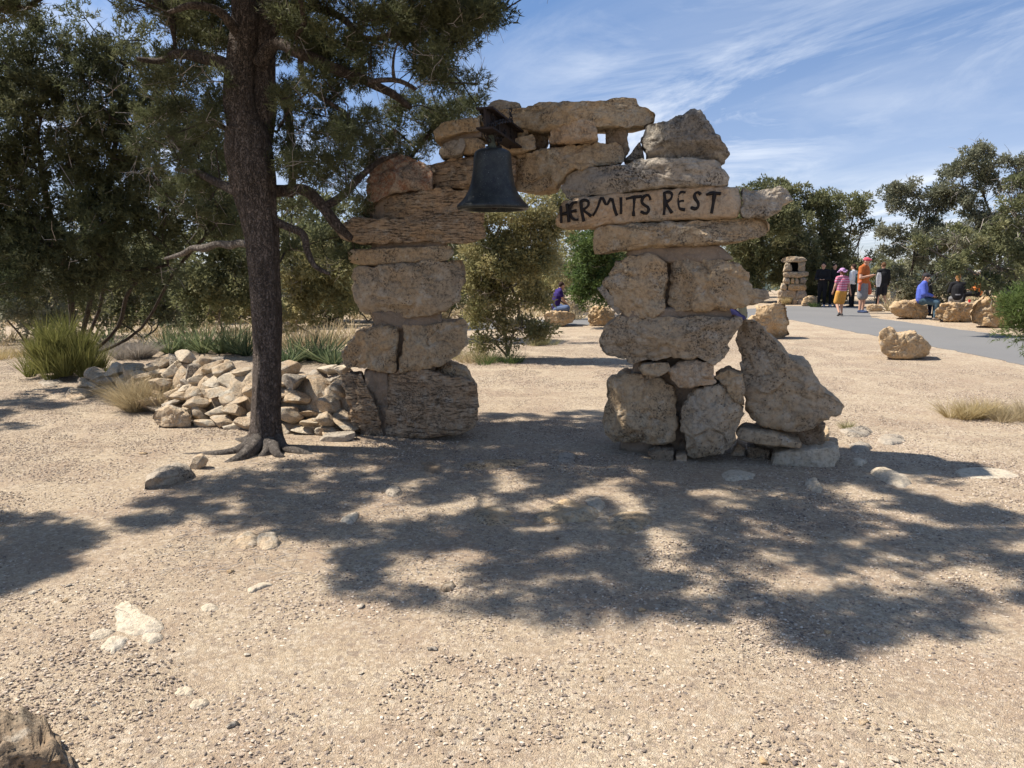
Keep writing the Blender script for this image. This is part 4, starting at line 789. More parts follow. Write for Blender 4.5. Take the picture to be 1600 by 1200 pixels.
# ---- the big pinyon in front, traced trunk and limbs
TD = 6.32; r = np.random.RandomState(42)
def w3(lst, d=TD): return [W(q[0], q[1], q[2] if len(q) > 2 else d) for q in lst]
trunk_px = [(416, 712, 23), (416, 690, 23), (416, 650, 22), (417, 600, 21.5), (418, 540, 21.5), (416, 480, 22), (413, 420, 22.5), (409, 370, 25), (402, 320, 29), (397, 280, 32), (391, 240, 33), (386, 200, 29)]
stemL = [(386, 205, 27), (376, 170, 24), (374, 130, 22), (377, 90, 21), (383, 40, 19), (382, 0, 18), (375, -60, 16), (360, -160, 13), (350, -260, 10), (345, -380, 6)]
stemR = [(396, 250, 22), (407, 200, 20), (411, 160, 19), (411, 100, 17), (413, 40, 16), (416, 0, 15), (425, -70, 13), (440, -170, 10), (450, -260, 7)]
pt = thing('pinyon_tree', 'tall dark pinyon pine with forked trunk leaning over the arch from the left', 'tree', Gg(415, 706))
po = np.array(pt.location)
def trunk_tube(lst, dd=0.0, k=26, seed=0, flare=False, n=90):
    P = smooth_line(np.array([W(x, y, TD+dd) for x, y, _ in lst]), n); rr = np.interp(np.linspace(0, len(lst)-1, n), range(len(lst)), [q[2]/F*TD for q in lst])
    if flare:
        z = P[:, 2]-P[0, 2]; rr = rr*(1+0.75*np.exp(-np.clip(z, 0, 9)/0.13))
    V, Fc = tube(P, rr, k); m = n*k; ctr = np.repeat(P, k, 0); d = V[:m]-ctr; ph = np.tile(np.arange(k), n); q = np.column_stack([np.cos(ph*6.283/k)*3.2, np.sin(ph*6.283/k)*3.2, V[:m, 2]*2.2])+seed
    g = np.column_stack([np.cos(ph*6.283/k)*6, np.sin(ph*6.283/k)*6, V[:m, 2]*1.3])+seed
    V[:m] = ctr + d*(1+0.12*fbm(q, 3, seed)+0.13*fbm(g*1.5, 3, seed+4))[:, None]; return V, Fc
A_ = Acc(); V, Fc = trunk_tube(trunk_px, 0, 34, 1, True, 130); A_.add(V-po, Fc)
V, Fc = trunk_tube(stemL, 0, 24, 2); A_.add(V-po, Fc); V, Fc = trunk_tube(stemR, 0.10, 22, 3); A_.add(V-po, Fc)
obj('trunk', A_.me('trunk', True), BARK, pt)
def limb(lst, name='limb', mat=None, seed=0, n=40, k=10, label=None):
    P = smooth_line(np.array([W(q[0], q[1], q[3]) for q in lst]), n); rr = np.interp(np.linspace(0, len(lst)-1, n), range(len(lst)), [q[2]/F*q[3] for q in lst]); P = P + 0.008*np.column_stack([vnoise(P*5+j*9, seed+j) for j in range(3)])
    V, Fc = tube(P, rr*(1+0.10*vnoise(P*6, seed)), k); ac = Acc(); ac.add(V-po, Fc); obj(name, ac.me(name, True), mat or BARK, pt, label); return P
roots = [[(402, 684, 13, 6.30), (388, 698, 10, 6.2), (368, 706, 8, 6.15), (345, 709, 7, 6.1), (310, 712, 6, 6.12), (280, 715, 5, 6.12), (256, 722, 3, 6.1)],
         [(408, 682, 15, 6.25), (395, 700, 12, 6.1), (378, 715, 10, 5.95), (362, 723, 9, 5.88), (348, 729, 6, 5.83)],
         [(420, 686, 13, 6.25), (419, 702, 8, 6.12), (413, 711, 7, 6.05), (402, 717, 5, 6.02), (392, 719, 3, 6.0)], [(424, 694, 12, 6.2), (430, 704, 8, 6.08), (436, 712, 6, 6.0), (444, 717, 4, 5.98)],
         [(430, 684, 13, 6.3), (446, 700, 8, 6.2), (466, 706, 7, 6.12), (484, 711, 5, 6.08), (494, 716, 3, 6.05)], [(396, 688, 14, 6.45), (380, 690, 8, 6.6), (350, 692, 5, 6.8)]]
for i, q in enumerate(roots): limb(q, 'root', ROOTW, i+5, k=10)
skel = [[W(q[0], q[1], TD) for q in trunk_px[:-1]] , [W(q[0], q[1], TD) for q in stemL], [W(q[0], q[1], TD+.1) for q in stemR]]
LIMBS = [[(404, 100, 11, 6.35), (420, 76, 10, 6.3), (436, 68, 9.5, 6.2), (462, 80, 9, 6.1), (495, 96, 8.5, 6.2), (535, 112, 8, 6.3), (575, 128, 7, 6.5), (610, 145, 6, 6.7), (640, 168, 4, 6.95)],
 [(372, 118, 14, 6.3), (355, 105, 12, 6.3), (335, 95, 10, 6.3), (310, 88, 9, 6.35), (280, 85, 7, 6.4), (250, 95, 5, 6.5), (215, 92, 3.5, 6.5)],
 [(418, 300, 10, 6.4), (445, 298, 9, 6.5), (475, 298, 9, 6.5), (500, 318, 8.5, 6.5), (525, 350, 8, 6.5), (548, 372, 5, 6.6)],
 [(505, 325, 6, 6.5), (535, 305, 6, 6.6), (560, 280, 5, 6.7), (590, 255, 4, 6.8), (620, 240, 3, 6.8)],
 [(425, 345, 7, 6.3), (450, 355, 6, 6.3), (473, 366, 6, 6.3), (480, 392, 5, 6.3), (492, 415, 4, 6.3), (515, 428, 2.5, 6.3)],
 [(400, 310, 9, 6.3), (370, 300, 8, 6.4), (340, 285, 7, 6.6), (305, 270, 5, 6.8), (275, 265, 3, 7.0)],
 [(410, 130, 8, 6.5), (440, 150, 7, 6.6), (452, 190, 6, 6.7), (456, 250, 6, 6.8), (455, 310, 5, 6.8)],
 [(411, 95, 9, 6.45), (440, 30, 7, 6.3), (475, 10, 6, 6.2), (530, 25, 5, 6.1), (570, 60, 4, 6.0), (620, 50, 3, 6.0)],
 [(416, 0, 9, 6.4), (470, -40, 7, 6.3), (550, -40, 6, 6.2), (620, -20, 5, 6.1), (690, -10, 3, 6.1)],
 [(470, 82, 5, 6.1), (475, 120, 4, 6.3), (500, 150, 4, 6.4), (540, 175, 3, 6.4)],
 [(575, 128, 4, 5.9), (620, 126, 3.5, 5.9), (650, 140, 3, 5.95)],
 [(616, 127, 3, 5.9), (614, 105, 2.2, 5.9), (617, 82, 1.8, 5.9), (623, 66, 1.2, 5.9)],
 [(378, 60, 8, 6.3), (345, 20, 6, 6.1), (300, 10, 5, 6.0), (262, 20, 3, 6.0)],
 [(398, 270, 6, 6.2), (372, 220, 5, 6.2), (350, 200, 4, 6.3), (320, 190, 3, 6.3)]]
for i, q in enumerate(LIMBS): P = limb(q, 'limb', BARK, 20+i); skel.append(list(P[::3]))
limb([(396, 383, 6.5, 6.5), (375, 380, 6, 6.7), (360, 384, 6.5, 6.9), (340, 381, 5, 7.0), (320, 387, 6, 7.2), (300, 388, 4, 7.3), (285, 397, 4.5, 7.4), (258, 404, 2, 7.6)], 'limb', BARKG, 60, label='bare weathered limb with pale upper side')
# twig ends seen against the sky: traced tufts
vis = [(465,25,35),(515,5,38),(575,10,32),(635,5,40),(690,5,42),(735,5,30),(752,12,20),(490,62,30),(560,50,34),(610,40,28),(660,35,40),(705,30,30),(655,75,30),(690,70,25),(705,80,20),(690,100,14),(655,95,16),(730,65,16),(735,38,25),
  (540,90,25),(580,90,25),(465,75,30),(520,120,25),(555,125,25),(700,125,30),(735,130,20),(672,150,30),(712,165,28),(740,165,14),(650,185,30),(690,185,28),(620,180,25),(590,175,22),(655,215,26),(690,215,22),(715,190,20),(625,220,26),(590,215,24),(555,205,26),(520,225,30),(490,200,26),(500,165,22),(470,170,20),(550,235,26),(600,245,20),(640,240,18),
  (475,240,26),(450,210,18),(450,140,20),(540,190,18),(470,275,26),(520,262,24),(560,265,18),(500,290,16),(540,290,18),(440,260,14),(445,170,16),(480,130,16),(455,330,22),(540,400,22),(505,390,22),(450,385,16),(575,325,12),(560,345,14),
  (290,20,22),(330,30,26),(300,55,18),(345,60,18),(275,40,14),(30,5,22),(8,14,16),(310,5,25),(240,5,18),(200,8,14),(350,5,20),(265,85,20),(240,110,22),(290,110,25),(320,125,22),(340,150,20),(295,150,28),(255,150,28),(320,175,24),(280,190,30),(240,190,26),(345,200,22),(310,225,26),(270,235,28),(340,250,20),(230,240,24),(300,270,24),(345,290,18),(320,310,24),(280,310,24)]
att = []; r = np.random.RandomState(3)
for (x, y, q) in vis:
    for j in range(max(2, int(q*q/190))):
        a = r.rand()*6.283; b = math.sqrt(r.rand())*q; dep = ((6.9+r.rand()*0.8) if (x > 555 and y > 140) or y > 290 else (5.7+r.rand()*1.3)) if x > 430 else (6.1+r.rand()*1.4); att.append(W(x+b*math.cos(a), y+b*math.sin(a), dep))
nvis = len(att)
# the part of the crown over the camera and out of frame, whose shade lies across the gravel
shade = [(185,800),(250,772),(300,752),(420,735),(560,712),(700,690),(760,645),(940,640),(960,700),(1330,700),(1540,735),(1440,770),(1600,815),(1640,880),(1590,955),(1440,1000),(1330,1030),(1200,1000),(1120,975),(1010,1015),(880,985),(790,960),(660,950),(560,930),(480,925),(540,870),(470,850),(400,840),(330,828),(200,822)]
holes = [(985,800,30),(1060,822,24),(930,822,22),(1005,838,24),(880,790,24),(1075,885,26),(840,905,26),(790,755,26),(1100,800,18),(1180,960,24),(1060,955,26),(1300,900,16),(620,800,20),(700,865,20),(1230,850,14),(1130,770,18),(1390,910,14),(1100,740,25),(1450,860,14),(950,900,18)]
r = np.random.RandomState(9); tries = 0
while len(att) < nvis+720 and tries < 90000:
    tries += 1; y = r.uniform(635, 1035); x = r.uniform(150, 1650)
    if r.rand() > (1840/(y-415))**2/40+0.12: pass
    g = G(x, y)
    if r.rand() > min(1.0, (g[1]/8.0)**3): continue
    if not in_poly(x, y, shade) or any((x-a)**2+((y-b)*2.2)**2 < (c*1.15)**2 for a, b, c in holes): continue
    if fbm(np.array([[g[0]*3.4, g[1]*4.6, 1.0]]), 2, 66)[0] < -0.27: continue
    h = r.uniform(3.4, 5.6); p = g + SUNV*(h/SUNV[2]); dc = math.hypot(p[0]+2.2, p[1]-5.9)
    if h > 7.2-0.55*dc: h = max(3.6, 7.2-0.55*dc); p = g + SUNV*(h/SUNV[2])
    q = PX(p)[0]
    if p[1] > 0.5 and -30 < q[0] < 1640 and q[1] > -25:
        if not any((q[0]-a)**2+(q[1]-b)**2 < (c+8)**2 for a, b, c in vis): continue
    att.append(p)
att = np.array(att); print('attractors', nvis, len(att))
nodes, par, rad, nsk = grow(skel, att, 1, 0.20, 0.22, 0.10, 0.0055, 2.25)
rad[:nsk] = np.minimum(rad[:nsk], 0.004); nodes_l = nodes - po
br = branches(nodes_l, par, np.minimum(rad, 0.075), 4, 8); obj('twig', br.me('twig', True), BARKR, pt)
# bare dead twigs hanging among the sprays
r = np.random.RandomState(6); ac = Acc()
for i in range(520):
    b = att[r.randint(nvis)] if i < 420 else att[r.randint(len(att))]; d = r.normal(size=3)+[0, 0, -0.5]; d /= np.linalg.norm(d); l = r.uniform(.10, .34); P = [b + d*l*t + r.normal(size=3)*0.018*(t > 0) for t in (0, .33, .66, 1)]
    v, f = tube(P, [.0035, .003, .0024, .0012], 3, cap=False); ac.add(v-po, f)
    for q in range(2):
        s = P[1+q]; e = s + (d*0.5+r.normal(size=3)*0.6)*l*0.4; v, f = tube([s, (s+e)/2+r.normal(size=3)*.008, e], [.0022, .0018, .001], 3, cap=False); ac.add(v-po, f)
obj('dead_twig', ac.me('dead_twig'), DEADW, pt, kind='stuff')
V1, F1, T1 = foliage(att[:nvis], 22, 0.080, TPL['tuft2'], 5, 1.05)
V2, F2, T2 = foliage(att[nvis:], 24, 0.095, TPL['tuft'], 6, 1.0)
ac = Acc(); ac.add(V1-po, F1, T1); ac.add(V2-po, F2, T2); obj('crown', ac.me('crown'), LEAF['pinyon'], pt); print('pinyon tris', len(F1)+len(F2))

DENS = 1.6; NP = 1.55
def tree(name, label, cat, base, cl, depth, kind='leaf', leaf='juniper', nper=9, att_d=1.0, seed=0, bark=None, group=None, stems=2, dead=0.12, dspread=0.8, rad=0.20, scale=1.0, tip=0.006, bias=0.3, trunk_to=None, deadmat=None, jit=0.22, step=None, maxr=0.16):
    """cl: crown masses (px, py, rx, ry) read off the photograph at this depth"""
    r = np.random.RandomState(seed+500); s = depth/F; att = []; cs = []
    for (x, y, rx, ry, *dq) in cl:
        c = W(x, y, dq[0] if dq else depth + r.uniform(-.3, .3)*rx*s*dspread); cs.append(c); a, b = rx*s, ry*s; n = int(max(5, att_d*DENS*a*b*26/(rad*5)**2))
        for j in range(n):
            d = r.normal(size=3); d /= np.linalg.norm(d); q = r.rand()**0.38; att.append(c + d*q*[a, max(a, b)*dspread, b])
    att = np.array(att); att = att[att[:, 2] > 0.08]; b0 = np.array(base, float) if len(base) == 3 else G(*base)
    o = thing(name, label, cat, b0, 0, group); cs = sorted(cs, key=lambda q: q[2]); starts = []
    mid = np.mean(cs, 0); low = cs[0]
    for k in range(stems):
        tgt = cs[min(len(cs)-1, int((k+.6)*len(cs)/stems))]; st = b0 + r.normal(size=3)*[.12, .12, 0]*(k > 0); P = smooth_line([st if k == 0 else b0+[0, 0, .05], st*.6+tgt*.4+r.normal(size=3)*[.25, .25, .08], st*.25+tgt*.75+r.normal(size=3)*[.2, .2, .1], tgt], 12); starts.append(list(P))
    nodes, par, rd, nsk = grow(starts, att, seed, step or max(.22, depth*0.016), jit, bias, tip, 2.3); rd = np.minimum(rd, maxr)
    br = branches(nodes-b0, par, rd, 3, 8); obj('trunk', br.me('trunk', True), bark or BARKG, o)
    live = r.rand(len(att)) > dead; V, Fc, T = foliage(att[live], int(nper*NP), rad, TPL[kind], seed+3, scale); ac = Acc(); ac.add(V-b0, Fc, T); obj('crown', ac.me('crown'), LEAF[leaf], o)
    if dead > 0:
        ac = Acc(); da = att[~live]; da = da if len(da) else att[:2]; tl = rad*1.6
        for i in range(min(260, len(da)*5)):
            b = da[i % len(da)] + r.normal(size=3)*rad*.5; d = r.normal(size=3); d /= np.linalg.norm(d); e = b+d*tl*r.uniform(.5, 1.3); v, f = tube([b, (b+e)/2+r.normal(size=3)*tl*.12, e], [tip*.8, tip*.6, tip*.25], 3, cap=False); ac.add(v-b0, f)
        obj('dead_twig', ac.me('dead_twig'), DEADW, o, kind='stuff')
    o['_t'] = len(Fc); return len(Fc)
TT = 0
# left: the big tree behind the wall, then its neighbours
TT += tree('pinyon_tree', 'wide dense pinyon filling the upper left behind the stone wall', 'tree', G(118, 572), [(55,110,80,80),(150,85,75,55),(205,110,60,50),(60,210,95,80),(165,190,95,70),(255,185,55,50),(280,250,65,70),(110,290,110,65),(220,300,90,60),(330,270,40,60),(60,370,90,55),(170,370,90,50),(290,345,60,45),(340,350,35,40),(-40,250,70,120),(20,300,60,60),(95,400,80,35),(20,160,40,50),(60,440,80,34),(150,436,70,30),(-20,420,60,60),(230,420,50,34)], 9.6, 'pinyonfar', 'pinyon', 10, 1.6, 11, BARKR, stems=5, dead=0.2, rad=0.19, dspread=0.7, tip=0.007, jit=0.34)
TT += tree('juniper_tree', 'lit green juniper glimpsed low between the big trunk and the pinyon mass', 'tree', G(350, 520), [(350,330,40,30),(330,365,45,25),(375,340,25,35),(300,430,60,40),(360,430,50,50),(330,470,60,25)], 13, 'leaf', 'juniper', 9, 1.2, 12, rad=0.22)
TT += tree('juniper_tree', 'olive juniper with a yellow lit top right of the big trunk', 'tree', G(492, 525), [(480,430,45,35),(500,470,55,35),(460,465,30,40),(535,440,35,40),(480,400,30,25)], 13.5, 'leaf', 'olive', 9, 1.0, 13, rad=0.2)
TT += tree('juniper_tree', 'dark juniper standing behind the left pillar', 'tree', G(600, 520), [(540,400,45,45),(560,450,60,40),(600,400,70,60),(520,345,40,35),(640,440,60,50),(470,350,40,40),(690,400,60,70),(720,340,40,50),(745,420,35,60)], 16, 'leaf', 'juniper', 9, 1.0, 14, rad=0.26)
TT += tree('juniper_tree', 'shadowy juniper behind the yucca row', 'tree', G(250, 512), [(230,430,60,40),(190,400,60,40),(280,460,70,35),(240,480,60,22),(150,460,60,35)], 15, 'leaf', 'juniper', 9, 1.1, 15, rad=0.26)
TT += tree('juniper_tree', 'grey green juniper low at the far left behind the broom bush', 'tree', G(40, 535), [(20,460,60,45),(80,430,60,35),(-30,420,60,60),(60,490,60,30),(10,400,50,35)], 14, 'leaf', 'greyg', 9, 1.0, 16, rad=0.24)
TT += tree('juniper_tree', 'small pale juniper in the clearing left of the big trunk', 'tree', G(385, 500), [(380,470,28,26),(345,490,30,16),(420,480,30,20)], 18, 'leaf', 'olive', 8, 1.0, 17, rad=0.22)
# middle
TT += tree('juniper_tree', 'bushy yellow green juniper seen through the arch opening', 'tree', G(792, 556), [(790,330,55,40),(830,340,40,40),(770,400,50,50),(825,395,40,45),(845,345,28,35),(795,450,48,45),(760,470,38,45),(815,500,36,22),(770,520,42,28),(740,540,25,18),(838,514,22,12),(745,350,30,40),(735,450,30,40),(852,400,20,40),(860,335,22,30),(880,300,25,20),(845,470,16,20)], 12.6, 'fine', 'olive', 11, 1.2, 18, rad=0.16, dead=0.36, stems=4, dspread=0.75)
TT += tree('juniper_tree', 'browned scrubby tree behind the seated child', 'tree', G(872, 474), [(870,340,35,40),(885,400,32,40),(860,430,35,30),(880,440,28,18),(845,300,40,30),(800,290,50,35)], 25, 'leaf', 'olive', 7, 0.7, 19, rad=0.35, dead=0.45, scale=1.3)
TT += tree('juniper_tree', 'bright green juniper squeezed against the right pillar', 'tree', G(930, 492), [(925,390,28,30),(930,430,34,40),(945,380,25,30),(925,460,28,22),(915,415,22,28),(960,420,25,40)], 19, 'leaf', 'green', 9, 1.35, 20, rad=0.22, dead=0.03)
TT += tree('dead_bush', 'grey dead bush beside the seated child', 'bush', G(900, 490), [(893,478,13,9),(903,470,12,9),(913,480,10,8)], 22, 'fine', 'straw', 3, 2.0, 21, rad=0.14, dead=0.7, tip=0.008)
# right
TT += tree('juniper_tree', 'broad rounded juniper rising behind the right end of the arch', 'tree', G(1255, 470), [(1225,300,42,24),(1180,320,50,40),(1275,315,30,25),(1200,370,60,50),(1240,345,40,35),(1170,400,40,50),(1225,410,40,30),(1300,350,25,25),(1290,390,30,25),(1150,350,30,60),(1160,450,35,25)], 33, 'big', 'juniper', 9, 1.3, 22, rad=0.34, dead=0.24, stems=5, tip=0.011)
TT += tree('juniper_tree', 'open crowned juniper with bare forked branches above the girl', 'tree', G(1322, 468), [(1320,318,28,22),(1345,310,15,10),(1300,340,26,20),(1345,335,20,12),(1330,370,28,20),(1340,400,24,18),(1310,415,26,16),(1285,420,30,16),(1352,358,14,14)], 34, 'big', 'juniper', 7, 1.0, 23, rad=0.34, dead=0.3, stems=5, tip=0.012, deadmat=1)
TT += tree('juniper_tree', 'low dark spreading juniper whose shade hides the dark dressed visitors', 'tree', G(1290, 455), [(1275,425,34,14),(1305,428,30,14),(1332,425,14,10),(1255,418,18,16),(1280,452,40,16,33),(1305,466,40,10,33),(1262,457,20,14,33.5),(1262,388,44,18),(1225,395,30,18),(1205,322,30,22,29.2),(1225,333,30,20,29.2),(1242,348,20,14,29.1),(1212,345,24,16,29.3)], 32, 'big', 'juniper', 9, 1.6, 24, rad=0.4, dead=0.05)
TT += tree('pinyon_tree', 'wind bent pinyon leaning left above the white sign', 'tree', G(1418, 476), [(1395,302,20,12),(1420,300,22,14),(1450,308,24,14),(1398,325,14,8),(1440,330,22,10),(1385,365,22,9),(1420,372,26,10),(1460,350,18,14),(1395,392,24,9),(1440,395,22,14),(1400,432,20,12),(1420,445,20,12),(1480,300,16,18),(1490,275,16,16),(1470,325,14,10),(1428,462,16,10)], 30, 'big', 'greyg', 8, 1.5, 25, BARKR, rad=0.28, dead=0.15, stems=5, tip=0.011, scale=0.85)
TT += tree('pinyon_tree', 'tall pinyon whose crown tops the skyline near the right edge', 'tree', G(1545, 476), [(1500,262,22,20),(1525,250,24,18),(1550,262,22,22),(1505,290,24,18),(1545,290,28,20),(1585,265,26,24),(1600,300,34,34),(1520,320,26,18),(1490,380,30,22),(1540,345,30,20),(1535,235,4,6),(1510,430,34,22),(1555,440,30,24),(1590,380,30,30)], 29, 'big', 'greyg', 8, 1.15, 26, BARKR, rad=0.30, dead=0.18, stems=5, tip=0.011, scale=0.9)
TT += tree('juniper_tree', 'bright juniper with tangled grey boughs at the right edge', 'tree', [13.2, 16.6, 0], [(1575,300,26,30),(1600,330,40,40),(1560,350,30,25),(1600,400,50,40),(1480,370,34,14),(1445,385,26,10),(1530,385,44,16),(1500,410,42,16),(1560,420,40,22),(1535,440,30,14),(1515,395,30,14),(1480,425,26,14),(1590,450,36,24),(1670,350,60,90)], 17, 'leaf', 'juniper', 9, 0.95, 27, rad=0.2, dead=0.45, stems=6, tip=0.009, jit=0.35)
TT += tree('pinyon_tree', 'green pinyon bough reaching in at the right edge above the path', 'tree', [6.3, 6.7, 0], [(1592,480,14,12),(1600,500,20,20),(1620,470,30,22),(1640,500,40,30),(1700,460,70,50),(1760,350,100,100),(1800,200,110,110)], 6.6, 'pinyon', 'green', 12, 2.2, 28, BARK, rad=0.12, dead=0.05, stems=3, dspread=0.5)
TT += tree('broom_bush', 'big upright green broom bush left of the stone wall', 'bush', G(98, 590), [(90,590,8,4)], 10.2, 'fine', 'ephedra', 1, 1, 29) if False else 0
# off-frame neighbour whose shade reaches the left edge
ls = []; r = np.random.RandomState(17)
for (poly, hs) in (([(-200,805),(0,815),(70,818),(125,824),(118,840),(95,865),(40,890),(-10,920),(-200,940)], (3.4, 4.6)), ([(-200,620),(0,622),(90,625),(110,632),(60,650),(0,672),(-200,680)], (3.6, 4.8))):
    k = 0
    while k < (75 if hs[0] < 3.5 else 45):
        x, y = r.uniform(-200, 160), r.uniform(600, 960)
        if in_poly(x, y, poly): h = r.uniform(*hs); ls.append(G(x, y)+SUNV*(h/SUNV[2])); k += 1
for k, (tr, sel) in enumerate((((-6.3, 4.3, 0), [q for q in ls if q[1] < 6.5]), ((-9.0, 9.3, 0), [q for q in ls if q[1] >= 6.5]))):
    b0 = np.array(tr, float); sel = np.array(sel); extra = sel + r.normal(size=sel.shape)*[.35, .25, .3]+[-1.4, .1, .3]; al = np.concatenate([sel, extra]); o = thing('pinyon_tree', ['pinyon standing just outside the left edge near the camera', 'pinyon standing outside the left edge level with the wall'][k], 'tree', b0)
    P = smooth_line([b0, b0+[.1, 0, 1.2], b0+[.3, .1, 2.4], sel.mean(0)], 10); nd, pa, rd, _ = grow([list(P)], al, 3, .25, .2, .3, .005, 2.3); obj('trunk', branches(nd-b0, pa, np.minimum(rd, .13), 4, 8).me('trunk', True), BARK, o)
    V, Fc, T = foliage(al, 34, 0.17, TPL['tuft'], 9, 1.3); ac = Acc(); ac.add(V-b0, Fc, T); obj('crown', ac.me('crown'), LEAF['pinyon'], o); TT += len(Fc)
# far belt: trees closing the horizon, one thing each
r = np.random.RandomState(31); k = 0
belt = [(-150, 22), (-60, 27), (40, 22), (130, 25), (210, 21), (300, 24), (390, 27), (450, 22), (520, 26), (590, 30), (660, 26), (740, 30), (800, 34), (850, 36), (905, 33), (960, 38), (1010, 34), (1060, 40), (1110, 36), (1170, 38), (1230, 42), (1290, 40), (1345, 46), (1385, 50), (1425, 44), (1480, 32), (1560, 30), (1640, 28), (1720, 30)]
for i, (x, d) in enumerate(belt):
    h = r.uniform(3.2, 5.0)*(0.75 if 760 < x < 1340 else 0.5 if 1340 < x < 1450 else 1); wd = r.uniform(1.6, 2.6); yb = 415+1840/d; s = F/d
    cl = [(x+r.uniform(-.8, .8)*wd*s*.6, yb-h*s*f, wd*s*.55, h*s*.22) for f in (.14, .3, .48, .64, .8)]; cl = [(a, b, c, d_) for a, b, c, d_ in cl]
    TT += tree('juniper_tree', 'dim juniper far back in the belt of trees closing the view', 'tree', G(x, yb), cl, d, 'big', ['juniper', 'greyg', 'olive', 'juniper'][i % 4], 6, 0.55, 100+i, rad=0.45, dead=0.12, scale=1.25, group='junipers of the far tree belt', tip=0.014)
for i, (x, d, w_, h) in enumerate([(-40,15.5,1.5,1.7),(60,16.5,1.6,1.9),(150,17,1.6,1.8),(215,15,1.3,1.6),(300,17.5,1.5,1.8),(365,21,1.4,1.7),(440,19,1.4,1.9),(510,20,1.4,1.8),(575,21,1.5,2.0),(640,19,1.5,2.2),(700,22,1.4,1.8),(835,27,1.6,1.8),(890,29,1.8,2.2)]):
    s = F/d; yb = 415+1840/d; TT += tree('scrub_oak', 'rounded grey green scrub bush under the trees at the back', 'bush', G(x, yb), [(x, yb-h*s*.35, w_*s*.6, h*s*.3), (x+w_*s*.35, yb-h*s*.5, w_*s*.4, h*s*.28), (x-w_*s*.4, yb-h*s*.45, w_*s*.35, h*s*.28)], d, 'big' if d > 18 else 'leaf', ['greyg', 'juniper', 'olive'][i % 3], 6, 0.9, 200+i, rad=0.3, dead=0.12, scale=.9, group='scrub bushes under the back trees', tip=0.01)
print('tree tris', TT)
# ------------------------------------------------------------------ shrubs and grasses
def blades(b0, n, h, spread, lean, wd, seed, r0=0.08, curve=0.25, segs=3, flat=False):
    """upright narrow blades or stems fanning from a base, each a bent strip"""
    r = np.random.RandomState(seed); V = []; Fc = []; T = []; c = 0
    for i in range(n):
        a = r.rand()*6.283; q = r0*math.sqrt(r.rand()); b = np.array([q*math.cos(a), q*math.sin(a), 0.0]); a2 = a + r.normal()*0.5; l = h*r.uniform(.6, 1.1); ln = lean*r.rand()**0.7; d = np.array([math.cos(a2)*math.sin(ln), math.sin(a2)*math.sin(ln), math.cos(ln)])
        s = np.cross(d, r.normal(size=3)); s /= np.linalg.norm(s); w_ = wd*r.uniform(.7, 1.3); t_ = r.rand()
        for j in range(segs+1):
            t = j/segs; p = b + d*l*t + np.array([math.cos(a2), math.sin(a2), -0.6])*curve*l*t*t*0.5; ww = w_*(1-t)**0.6 if t < 1 else 0.0004; V += [p-s*ww/2, p+s*ww/2]; T += [t_]*2
            if j: Fc += [[c, c+1, c+3], [c, c+3, c+2]]; c += 2
        c += 2
    V = np.array(V); V[:, 0] *= spread; return V, np.array(Fc), T
def tuft(name, label, cat, base, parts, mat, group=None, part='blades'):
    b0 = np.array(base, float); o = thing(name, label, cat, b0, 0, group); ac = Acc()
    for (off, args) in parts: V, Fc, T = blades(None, *args); ac.add(V+np.array(off), Fc, T)
    obj(part, ac.me(part), LEAF[mat], o); return o
# green broom bush (dense thin stems) 
b0 = G(98, 590)
prt = []
for i in range(46):
    a_ = r.rand()*6.283; q_ = math.sqrt(r.rand()); prt.append(((.05+.50*q_*math.cos(a_), .42*q_*math.sin(a_), r.uniform(.0, .72)*(1-q_*q_*.75)), (115, r.uniform(.30, .48), 1.0, .8, .0075, 400+i, .07, .05)))
o = tuft('broom_bush', 'big upright green broom bush left of the stone wall', 'bush', b0, prt, 'ephedra', part='stems')
ac = Acc()
for i in range(60):
    a = r.rand()*6.283; e = np.array([math.cos(a)*r.uniform(.15, .5), math.sin(a)*r.uniform(.1, .4), r.uniform(.3, .6)]); v, f = tube([[0, 0, 0], e*.5+[0, 0, -.05], e], [.014, .010, .006], 4, cap=False); ac.add(v, f)
obj('branch', ac.me('branch', True), BARKR, o)
def yucca(px, py, label, n, h, seed, mat='yucca', group=None, lean=1.15, wd=.022):
    return tuft('yucca', label, 'yucca', G(px, py), [((0, 0, 0), (n, h, 1.0, lean, wd, seed, .07, .10, 3))], mat, group)
for i, (x, y, h) in enumerate([(265,552,.50),(290,550,.55),(318,552,.6),(345,552,.62),(368,553,.58),(385,556,.5)]): yucca(x, y, 'dark green yucca behind the wall, %s from the left in its row' % ('first', 'second', 'third', 'fourth', 'fifth', 'sixth')[i], 90, h*1.25, 500+i, group='dark yuccas behind the wall')
yucca(172, 545, 'dark yucca just right of the broom bush', 110, .62, 510)
for i, (x, y, h) in enumerate([(462,566,.5),(485,563,.58),(505,566,.6),(522,570,.45),(448,570,.4)]): yucca(x, y, 'sunlit yellow green yucca between trunk and left pillar, %s' % ('second from the left', 'middle one of five', 'second from the right', 'rightmost', 'leftmost beside the trunk')[i], 100, h*1.2, 520+i, group='sunlit yuccas right of the trunk', wd=.018)
for i, (x, y) in enumerate([(1388,486),(1396,484)]): tuft('yucca', ['pale spiky yucca between the sign and the first boulder', 'second spiky yucca right behind the first boulder'][i], 'yucca', G(x, y), [((0, 0, 0), (60, .62, 1, 1.2, .03, 540+i, .1, .1))], 'straw')
